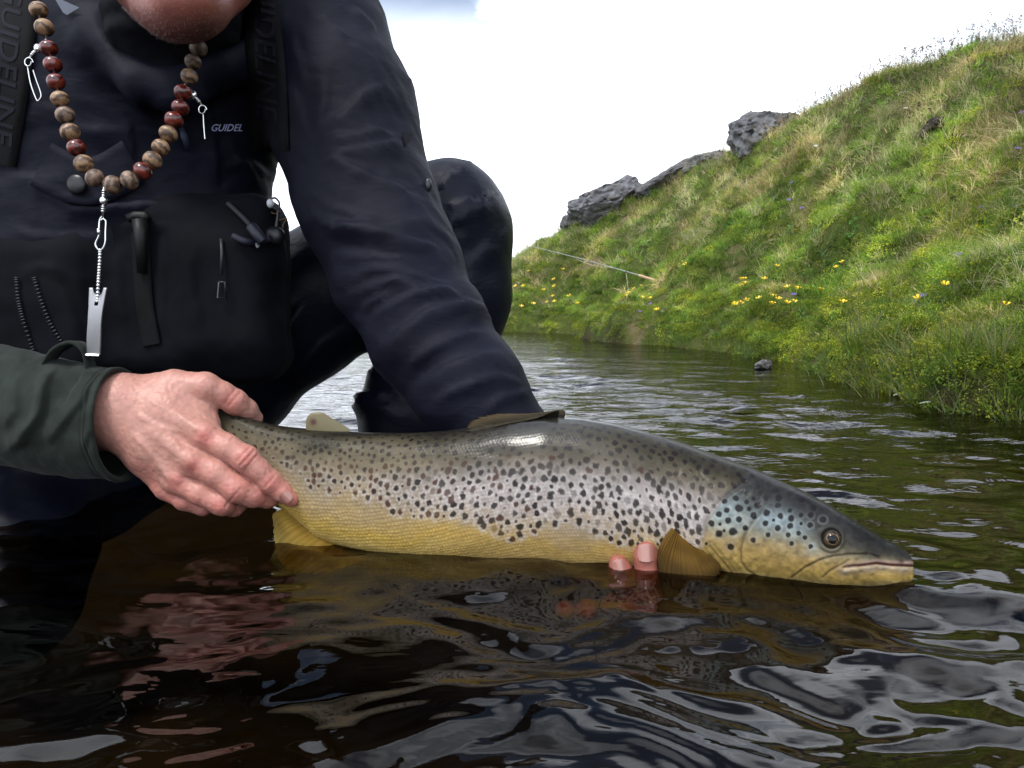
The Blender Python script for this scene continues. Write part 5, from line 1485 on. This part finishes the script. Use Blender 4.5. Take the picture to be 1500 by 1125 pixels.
# --- harness straps with their lettering, buckles, zips, cords
def strip(name, pts, w, mat, thick=.002, off=.003, n=40, parent=PERSON, mm=5):
    pl = bez([(x, y, 0) for x, y in pts], n)[:, :2]; T = np.gradient(pl, axis=0); T /= np.linalg.norm(T, axis=1)[:, None]
    Nn = np.stack([-T[:, 1], T[:, 0]], 1)
    G = np.array([[both(*(pl[i] + Nn[i] * w * (k / (mm - 1) - .5)), off) for k in range(mm)] for i in range(n)])
    for _ in range(6):                                     # webbing is stiffer than the cloth below
        G[1:-1] = np.where(np.linalg.norm(G[1:-1] - CAM, axis=-1, keepdims=True) > np.linalg.norm((G[:-2] + G[2:]) / 2 - CAM, axis=-1, keepdims=True), (G[:-2] + G[2:]) / 2, G[1:-1])
    B = G + (G - CAM) / np.linalg.norm(G - CAM, axis=-1, keepdims=True) * thick
    V = np.concatenate([G.reshape(-1, 3), B.reshape(-1, 3)]); K = n * mm; F = []
    for i in range(n - 1):
        for k in range(mm - 1):
            a = i * mm + k; F += [(a, a + 1, a + mm + 1, a + mm), (K + a, K + a + mm, K + a + mm + 1, K + a + 1)]
        for a, b in ((i * mm, i * mm + mm), (i * mm + 2 * mm - 1, i * mm + mm - 1)): F.append((a, b, K + b, K + a))
    o = mk(name, V, F, mat, parent)
    return o, BVHTree.FromPolygons([tuple(v) for v in V], F)
def lettering(name, txt, mat, fn, parent, shear=0.0, bold=.012):
    cu = bpy.data.curves.new(name, 'FONT'); cu.body = txt; cu.size = 1.0; cu.shear = shear; cu.offset = bold; cu.resolution_u = 3; cu.fill_mode = 'FRONT'
    o = bpy.data.objects.new(name, cu); COL.objects.link(o)
    dg = bpy.context.evaluated_depsgraph_get(); dg.update()
    me = o.evaluated_get(dg).to_mesh()
    import bmesh
    bm = bmesh.new(); bm.from_mesh(me); bmesh.ops.triangulate(bm, faces=bm.faces[:]); bmesh.ops.subdivide_edges(bm, edges=[e for e in bm.edges if e.calc_length() > .25], cuts=2)
    V = [v.co.copy() for v in bm.verts]; F = [tuple(v.index for v in f.verts) for f in bm.faces]; bm.free()
    o.evaluated_get(dg).to_mesh_clear(); bpy.data.objects.remove(o); bpy.data.curves.remove(cu)
    W = np.array([fn(v.x, v.y) for v in V])
    return mk(name, W, F, mat, parent, smooth=False)
LET = plain('woven_letters', (.011, .011, .017), .8, spec=.2)
SL, SLB = strip('harness_strap', [(372, -45), (382, 20), (390, 90), (394, 150), (396, 222)], 54, BLACK)
def on(bv, x, y, off=.0012):
    d = ray(x, y); d = d / np.linalg.norm(d); h = bv.ray_cast(Vector(CAM), Vector(d))
    return (CAM + d * (h[3] - off)) if h[0] is not None else both(x, y, .006)
lettering('lettering', 'GUIDELINE', LET, lambda x, y: on(SLB, 376 + y * 44 + np.interp(-62 + x * 47, [-60, 210], [-5, 0]), -62 + x * 47), SL, .25)
SR, SRB = strip('harness_strap', [(28, -40), (22, 60), (10, 150), (-6, 240)], 58, BLACK)
lettering('lettering', 'GUIDELINE', LET, lambda x, y: on(SRB, 2 + y * 40 - np.interp(-30 + x * 48, [-30, 230], [-4, 14]), -30 + x * 48), SR, .25)
LOGO = plain('reflective_print', (.60, .65, .95), .5)
lettering('chest_logo', 'GUIDEL', LOGO, lambda x, y: both(308 + x * 13.6, 192 - y * 14.5, .0035), PERSON, .35, .01)
strip('pack_strap', [(205, 340), (208, 400), (212, 450), (222, 505)], 26, BLACK, off=.004)
strip('pocket_flap', [(60, 240), (105, 262), (150, 262), (196, 236)], 70, FABJ, off=.006, mm=7)
m = MB(); bc = both(112, 270, .011); m.ball(bc, .0125, 20, 10, sq=(1, .35, 1)); m.make('snap_button', plain('button', (.006, .007, .008), .35), PERSON)
m = MB(); q = both(627, 271, .006); m.ball(q, .006, 14, 8, sq=(.8, .6, 1.4)); m.make('snap_button', plain('button_dark', (.012, .013, .02), .3), PERSON)
# hemostat-like clip on the pack strap
cl_ = MB(); a = both(205, 322, .012)
for x0 in (198, 212): cl_.tube([both(x0, 333, .012), both(x0, 349, .012)], .0011, 6)
cl_.make('clip_wires', STEEL, PERSON)
MB().tube([both(188, 320, .01), both(198, 316, .012), both(213, 316, .012), both(216, 322, .01)], .006, 8).tube([both(205, 322, .012), both(207, 350, .012), both(208, 400, .010)], [.010, .0085, .006], 8).make('buckle', plain('dull_buckle', (.006, .006, .006), .5, spec=.3), PERSON)
# zipper with open teeth and the pullers
def zipper(name, pl, n):
    z = MB(); L = bez([(x, y, 0) for x, y in pl], n)[:, :2]; T = np.gradient(L, axis=0); T /= np.linalg.norm(T, axis=1)[:, None]
    for (x, y), t in zip(L, T):
        nx, ny = -t[1], t[0]
        z.tube([both(x - nx * 3.4, y - ny * 3.4, .003), both(x + nx * 3.4, y + ny * 3.4, .005)], .0011, 5)
    o = z.make(name, plain('zip_teeth', (.012, .013, .02), .4), PERSON); tag(o, kind='stuff')
zipper('zipper_teeth', [(24, 407), (27, 440), (34, 470), (48, 512)], 24); zipper('zipper_teeth', [(50, 407), (60, 440), (74, 475), (92, 505)], 22)
zp = MB(); zp.tube([both(324, 350, .004), both(325, 370, .006), both(324, 402, .008)], .0022, 6)
zp.tube([both(x, y, .010) for x, y in ((321, 413), (329, 413), (331, 436), (319, 436), (321, 413))], .0016, 6); zp.make('zip_puller', GREYP, PERSON)
zp = MB(); zp.tube([both(266, 185, .004), both(270, 200, .008), both(276, 218, .008)], [.003, .005, .004], 8); zp.make('zip_puller', plain('blue_cord', (.015, .022, .05), .6), PERSON)
# cord, toggles and coiled hooks at the hip of the pack
def cord(name, pts, r, mat, n=30): return MB().tube(bez(pts, n), r, 8).make(name, mat, PERSON)
E = 1.0
cord('shock_cord', [both(334, 298, .006), both(352, 315, .008), both(366, 330, .010), both(380, 350, .012)], .0032, plain('cord_grey', (.012, .012, .017), .7))
cord('cord_toggle', [both(368, 332, .014), both(376, 343, .016), both(385, 354, .016)], .0075, plain('toggle', (.006, .008, .018), .5), 10)
cord('shock_cord', [both(342, 346, .010), both(360, 354, .012), P(378, 355, .97), P(396, 350, .97)], .0045, plain('cord_navy', (.006, .007, .02), .7))
MB().ball(P(377, 357, .962), .0045, 12, 8, sq=(.7, .7, 1.2)).make('cord_bead', plain('bright_bead', (.6, .62, .65), .25), PERSON)
MB().ball(P(402, 346, .985), .013, 16, 10, sq=(1.1, .8, 1.0)).tube(bez([P(404, 340, .985), P(406, 325, .985), P(408, 306, .985)], 8), [.006, .0045, .003, .0028, .0025, .0022, .002, .002], 8).make('retractor', plain('retractor_black', (.007, .008, .011), .4), PERSON)
cord('carabiner', [P(396, 292, .985), P(403, 290, .985), P(409, 297, .985), P(408, 306, .985), P(401, 304, .985), P(399, 296, .985), P(396, 292, .985)], .0013, plain('black_wire', (.015, .015, .018), .3), 40)
cord('hook_wire', [P(397, 311, .985), P(403, 313, .985), P(411, 309, .985), P(405, 308, .985)], .0009, plain('bronze_wire', (.10, .065, .035), .3, 1.0), 20)
cord('hook_wire', [P(408, 323, .985), P(416, 321, .985), P(420, 320, .985), P(415, 329, .985), P(415, 334, .985)], .0009, bpy.data.materials['bronze_wire'], 20)
MB().ball(P(396, 298, .985), .006, 12, 8, sq=(.8, .8, 1)).make('cord_bead', bpy.data.materials['bright_bead'], PERSON)
# sleeve tab and its corner
MB().add([both(590, 196, .004), both(604, 196, .006), P(609, 199, 1.0), P(606, 217, 1.0), both(594, 214, .004)], [(0, 1, 2, 3, 4)]).make('sleeve_tab', FABJ, PERSON)
# collar lining that shows pale at the neck
MB().add([both(78, -6, .012), both(96, 2, .014), both(116, 11, .012), both(98, 22, .012), both(92, 18, .012)], [(0, 1, 2, 3, 4)]).make('collar_lining', plain('lining', (.10, .115, .15), .7), PERSON)
# short neck warmer under the chin
def neckwarmer():
    V, F = surface_nets(lambda Q: smin(chain_sd(Q, [J(225, 30, .94, 66), J(250, 80, .965, 60)]), chain_sd(Q, [J(290, 25, .94, 60), J(270, 80, .965, 58)]), .03), P(258, 60, .95) + np.array([-.13, -.09, -.12]), P(258, 60, .95) + np.array([.13, .1, .12]), .004)
    nv = vnormals(V, F); V = V + nv * (.003 * fbm(V * np.array([20, 20, 70]), 3, 4))[:, None]
    mk('neck_warmer', V, F, DARK, PERSON)
neckwarmer()
# grey stubble
def stubble():
    nv = vnormals(HEADV, HEADF); X, Y = proj(HEADV); z = MB()
    idx = np.where((Y > -14) & (Y < 75) & (nv[:, 1] < .2) & (X > 180) & (X < 360))[0]
    rg = random.Random(3)
    V = []; F = []
    w = [i for i in idx if rg.random() < (.35 + .65 * (Y[i] > 8)) * .6]
    for i in w:
        for _ in range(1):
            p = HEADV[i] + np.array([rg.uniform(-1, 1) for _ in range(3)]) * .0016; n = nv[i] + np.array([rg.uniform(-.5, .5), rg.uniform(-.3, .3), rg.uniform(-.9, -.1)]); n /= np.linalg.norm(n)
            s = np.cross(n, [.3, 1, .2]); s /= np.linalg.norm(s); b = len(V)
            V += [p - n * .0004 - s * .00010, p - n * .0004 + s * .00010, p + n * rg.uniform(.0012, .0028)]; F.append((b, b + 1, b + 2))
    o = mk('stubble', np.array(V), F, plain('grey_hair', (.32, .26, .24), .5), PERSON, smooth=False); tag(o, kind='stuff')
stubble()
# nails
def nail(ctr, up, nrm, L, w, mat, parent=PERSON):
    up = np.asarray(up, float); nrm = np.asarray(nrm, float); up /= np.linalg.norm(up); nrm = nrm - up * (nrm @ up); nrm /= np.linalg.norm(nrm); s = np.cross(up, nrm)
    V = []; F = []; nu, nv_ = 13, 13
    for i in range(nu):
        for j in range(nv_):
            u = -1 + 2 * i / (nu - 1); v = -1 + 2 * j / (nv_ - 1)
            x = u * math.sqrt(1 - .42 * v * v) if v > 0 else u * math.sqrt(1 - .30 * v * v); y = v * math.sqrt(1 - .25 * u * u)
            V.append(np.asarray(ctr) + s * x * w / 2 + up * y * L / 2 + nrm * (-.30 * w * x * x * .9 + .0003 - .0012 * max(v - .8, 0)))
    for i in range(nu - 1):
        for j in range(nv_ - 1): a = i * nv_ + j; F.append((a, a + nv_, a + nv_ + 1, a + 1))
    k = len(V); V = V + [v - nrm * .0009 for v in V]; F += [tuple(q + k for q in f[::-1]) for f in F]
    return mk('fingernail', np.array(V), F, mat, parent)
NAIL = plain('nail', (.36, .165, .13), .22, spec=.6, coat=.4)
tip = P(421, 727, .780 + D0); nail(P(418, 730, .7655 + D0) + np.array([0, .001, 0]), P(428, 737, .781 + D0) - P(414, 722, .779 + D0), (-.1, -.95, .15), .0120, .0125, NAIL)
nail(P(947, 810, .7005), P(947, 790, .708) - P(948, 815, .704), (-.05, -1, .25), .0170, .0160, NAIL)
nail(P(907, 829, .7082), P(905, 815, .714) - P(909, 835, .711), (-.1, -1, .25), .0120, .0135, NAIL)
# eyes under the brow
for ex in (232, 318):
    c = P(ex, -148, .803); e = MB(); cc = []
    e.ball(c, .0118, 20, 16, axis=(0, -1, -.6))
    V_ = np.array(e.v); ax_ = np.array([0, -1, -.6]) / np.linalg.norm([0, -1, -.6]); rr = np.arccos(np.clip((V_ - c) @ ax_ / .0118, -1, 1))
    e.c = [(.01, .01, .01) if q < .2 else ((.10, .14, .17) if q < .46 else (.62, .56, .52)) for q in rr]
    e.make('eye', vcol('eyeball_%d' % ex, .15, .5), PERSON, usecol=True)
# short dark hair and a woollen hat above the frame
def hat():
    c = HC + np.array([0, .035, .055])
    V, F = surface_nets(lambda Q: np.maximum(sd_ell(Q, c, np.array([.088, .108, .108])), -(Q[..., 2] - (c[2] - .004) + .25 * (Q[..., 1] - c[1]))), c - .14, c + .14, .005)
    nv = vnormals(V, F); V = V + nv * (.0012 * np.sin(np.arctan2(V[:, 0] - c[0], V[:, 1] - c[1]) * 60))[:, None]
    mk('hat', V, F, fabric('knit', (.02, .02, .025), .9, 500, .6), PERSON)
hat()
# ------------------------------------------------------------------ bead necklace
BEADS = [(212, 55, 't'), (243, 152, 't'), (268, 265, 'r'), (290, 355, 'r'), (307, 450, 'r'), (330, 545, 't'), (358, 632, 'd'), (385, 725, 't'), (420, 812, 'r'), (460, 900, 't'), (520, 978, 'd'), (618, 1015, 'd'), (712, 990, 'd'), (783, 940, 'r'), (838, 880, 't'), (883, 810, 't'), (925, 735, 't'), (955, 660, 'r'), (990, 592, 'r'), (1005, 510, 'r'), (1040, 420, 't'), (1060, 340, 'd'), (1090, 265, 'd')]
def wood(name, base, band, rough, coat):
    m, t, b = new_mat(name)
    tc = N(t, 'ShaderNodeTexCoord'); w = N(t, 'ShaderNodeTexWave', wave_type='BANDS', bands_direction='Z'); setin(w, Scale=38.0, Distortion=9.0, Detail=3.0)
    w.inputs['Detail Scale'].default_value = 2.0
    n = N(t, 'ShaderNodeTexNoise'); setin(n, Scale=160.0, Detail=4.0)
    oi = N(t, 'ShaderNodeObjectInfo'); ad = N(t, 'ShaderNodeVectorMath', operation='ADD')
    link(t, tc.outputs['Object'], ad.inputs[0]); link(t, oi.outputs['Random'], ad.inputs[1])
    link(t, ad.outputs[0], w.inputs['Vector']); link(t, ad.outputs[0], n.inputs['Vector'])
    mu = N(t, 'ShaderNodeMath', operation='MULTIPLY'); link(t, w.outputs['Fac'], mu.inputs[0]); link(t, n.outputs[0], mu.inputs[1])
    cr = N(t, 'ShaderNodeValToRGB'); e = cr.color_ramp.elements; e[0].position = .08; e[0].color = (*band, 1); e[1].position = .42; e[1].color = (*base, 1)
    link(t, mu.outputs[0], cr.inputs[0]); link(t, cr.outputs[0], b.inputs['Base Color'])
    b.inputs['Roughness'].default_value = rough; b.inputs['Coat Weight'].default_value = coat; b.inputs['Coat Roughness'].default_value = .12
    return m
def necklace():
    MT = {'t': wood('pale_bead_wood', (.30, .18, .095), (.075, .04, .022), .5, .12), 'd': wood('dull_bead_wood', (.23, .15, .10), (.07, .042, .028), .55, .1), 'r': wood('red_bead_wood', (.17, .022, .012), (.045, .005, .004), .28, .5)}
    root = empty('bead_necklace', P(162, 268, .80)); tag(root, 'necklace of tan and dark red wooden beads round the angler\'s neck', 'necklace')
    n = len(BEADS); pts = []
    for i, (x, y, _) in enumerate(BEADS):
        u = y / 1015; Y = .80 + .06 * (1 - u) + (.035 * max(0, (i - 13) / 9))
        pts.append(P(x / 3.75, y / 3.75, Y))
    pts = np.array(pts)
    cordp = bez([P(60, -60, .90)] + list(pts) + [P(300, 40, .93), P(296, 0, .99)], 140)
    MB().tube(cordp, .0013, 6).make('string', plain('bead_string', (.03, .02, .015), .8), root)
    base = {}
    for i, (x, y, k) in enumerate(BEADS):
        t = pts[min(i + 1, n - 1)] - pts[max(i - 1, 0)]; L = np.linalg.norm(t); t = t / L
        if k not in base:
            b = MB(); V = []; nu, nv = 24, 16; r = .0098
            for a in range(nv + 1):
                th = math.pi * a / nv; s = max(math.sin(th), .16)
                for j in range(nu):
                    p = 6.2832 * j / nu; V.append((r * s * math.cos(p), r * s * math.sin(p), r * .80 * math.cos(th)))
            F = [(a * nu + j, (a + 1) * nu + j, (a + 1) * nu + (j + 1) % nu, a * nu + (j + 1) % nu) for a in range(nv) for j in range(nu)]
            me = bpy.data.meshes.new('bead'); me.from_pydata(V, [], F); me.update(); me.polygons.foreach_set('use_smooth', [True] * len(F)); me.materials.append(MT[k]); base[k] = me
        o = bpy.data.objects.new('bead', base[k]); COL.objects.link(o); ORG[o] = pts[i]; o.parent = root; o.location = Vector(pts[i] - ORG[root])
        o.rotation_mode = 'QUATERNION'; o.rotation_quaternion = Vector((0, 0, 1)).rotation_difference(Vector(t)) @ Matrix.Rotation(i * 1.3, 3, 'Z').to_quaternion()
        s = random.uniform(.93, 1.02); o.scale = (s, s, s * random.uniform(1.06, 1.16))
    return pts
NP = necklace()
WIRE = plain('bright_wire', (.72, .72, .70), .22, 1.0)
def swivel(m, a, b, r=.0038):
    a = np.asarray(a); b = np.asarray(b); c = (a + b) / 2
    for q in (.2, .27, .34): 
        u = a + (b - a) * q; d = (b - a) / np.linalg.norm(b - a); m.tube([u - d * .0006, u + d * .0006], r * .55, 10)
    for q in (.68, .75, .82):
        u = a + (b - a) * q; d = (b - a) / np.linalg.norm(b - a); m.tube([u - d * .0006, u + d * .0006], r * .55, 10)
    m.tube([a, b], r * .3, 6)
    return c
def clip(root_label, sw, wire_pts, ring_c, lab_cat='snap clip'):
    root = empty('snap_clip', sw[1]); tag(root, root_label, lab_cat)
    m = MB(); c = swivel(m, *sw); m.make('swivel', STEEL, root)
    MB().ball(c, .0042, 14, 10, sq=(.9, .9, 1.15)).make('swivel_ball', plain('swivel_ball', (.78, .8, .8), .2, 1.0), root)
    if ring_c is not None:
        a = np.linspace(0, 6.283, 26); r = .0040
        MB().tube([ring_c + np.array([r * math.cos(t), -.0005 * t, r * 1.15 * math.sin(t)]) for t in a], .00075, 6, cap=False).make('ring', WIRE, root)
    MB().tube(bez(wire_pts, 40), .00075, 6).make('clip_wire', WIRE, root)
    return root
zz = lambda x, y, Y: P(x / 3.75, y / 3.75, Y)
clip('steel snap clip with long wire loop hanging from the left strand of the bead necklace', (zz(255, 215, .845), zz(160, 318, .845)), [zz(152, 365, .845), zz(168, 455, .845), zz(200, 545, .845), zz(214, 550, .845), zz(226, 518, .845), zz(200, 440, .847), zz(182, 385, .847)], zz(162, 343, .845))
clip('steel swivel with straight wire pin hanging from the right strand of the bead necklace', (zz(1015, 463, .86), zz(1112, 580, .86)), [zz(1116, 622, .86), zz(1119, 680, .86), zz(1122, 720, .86), zz(1126, 765, .86)], zz(1115, 603, .86))
# --- line nipper on its ball chain below the necklace
def nipper():
    Y = .795
    q = lambda x, y: P(x / 3.75, 300 + y / 3.75, Y)
    root = empty('line_nipper', P(140, 520, Y)); tag(root, 'flat steel line nipper hanging on a ball chain from the lowest bead', 'line nipper')
    m = MB(); c = swivel(m, P(152.5, 270, Y), P(150.5, 318, Y)); m.make('swivel', STEEL, root)
    MB().ball(P(151.7, 294, Y), .0042, 16, 10, sq=(.9, .9, 1.15)).make('swivel_ball', bpy.data.materials['swivel_ball'], root)
    MB().tube(bez([q(565, 60), q(550, 80), q(545, 120), q(545, 165), q(525, 215), q(540, 245), q(560, 245), q(578, 210), q(580, 150), q(582, 95), q(570, 78), q(555, 85)], 60), .0010, 7).tube([q(541, 130), q(545, 165)], .0018, 6).make('clip_wire', WIRE, root)
    b = MB()
    L = bez([q(551, 250), q(547, 340), q(541, 430), q(536, 530)], 18)
    for u in L: b.ball(u, .0021, 10, 7)
    o = b.make('ball_chain', STEEL, root)
    # plate with a rounded notch and a hole
    n = 34; V = []; F = []
    yy = np.linspace(0, 1, n)
    def half(y):                                            # left and right edge in zoom pixels
        Lx = np.interp(y, [455, 560, 650, 740, 825], [490, 494, 490, 480, 470]); Rx = np.interp(y, [455, 520, 620, 740, 825], [586, 578, 566, 556, 545])
        return Lx, Rx
    mcol = 17
    for lay in (0, 1):
        for t in yy:
            y0 = 455 + t * 370
            for j in range(mcol):
                u = j / (mcol - 1)
                Lx, Rx = half(y0); x = Lx + (Rx - Lx) * u
                notch = 42 * max(0, 1 - ((u - .5) / .30) ** 2) ** .5 * max(0, 1 - t * 3.2)
                p = q(x, y0 + notch); bow = .0035 * math.sin(t * math.pi * 1.1) * (1 - .2 * abs(u - .5))
                V.append(p + np.array([0, -bow + lay * .0021, 0]))
    K = n * mcol
    for i in range(n - 1):
        for j in range(mcol - 1):
            a = i * mcol + j
            cxm = abs(j + .5 - (mcol - 1) / 2); y0 = 455 + (i + .5) / (n - 1) * 370
            if cxm < 1.6 and 515 < y0 < 545: continue     # the hole
            F += [(a, a + 1, a + mcol + 1, a + mcol), (K + a, K + a + mcol, K + a + mcol + 1, K + a + 1)]
    for i in range(n - 1):
        for a, b2 in ((i * mcol, (i + 1) * mcol), ((i + 2) * mcol - 1, (i + 1) * mcol - 1)): F.append((a, b2, K + b2, K + a))
    for j in range(mcol - 1):
        F.append((j, K + j, K + j + 1, j + 1)); a = (n - 1) * mcol + j; F.append((a, a + 1, K + a + 1, K + a))
    mm, t, bs = new_mat('brushed_steel')
    bs.inputs['Metallic'].default_value = 1.0; bs.inputs['Roughness'].default_value = .5; bs.inputs['Base Color'].default_value = (.34, .34, .35, 1)
    tc = N(t, 'ShaderNodeTexCoord'); mp = N(t, 'ShaderNodeMapping'); mp.inputs['Scale'].default_value = (3000, 3000, 60); nz = N(t, 'ShaderNodeTexNoise'); setin(nz, Scale=1.0, Detail=2.0)
    link(t, tc.outputs['Object'], mp.inputs[0]); link(t, mp.outputs[0], nz.inputs['Vector']); bp = N(t, 'ShaderNodeBump'); bp.inputs['Strength'].default_value = .3; bp.inputs['Distance'].default_value = .0004
    link(t, nz.outputs[0], bp.inputs['Height']); link(t, bp.outputs[0], bs.inputs['Normal'])
    mk('nipper_plate', np.array(V), F, mm, root)
    jw = MB()
    jw.add([q(470, 818) + [0, -.001, 0], q(546, 822) + [0, -.001, 0], q(546, 829) + [0, -.002, 0], q(470, 826) + [0, -.002, 0], q(470, 818) + [0, .004, 0], q(546, 822) + [0, .004, 0], q(546, 829) + [0, .004, 0], q(470, 826) + [0, .004, 0]], [(0, 1, 2, 3), (7, 6, 5, 4), (0, 4, 5, 1), (1, 5, 6, 2), (2, 6, 7, 3), (3, 7, 4, 0)])
    jw.make('nipper_jaw', STEEL, root, smooth=False)
nipper()
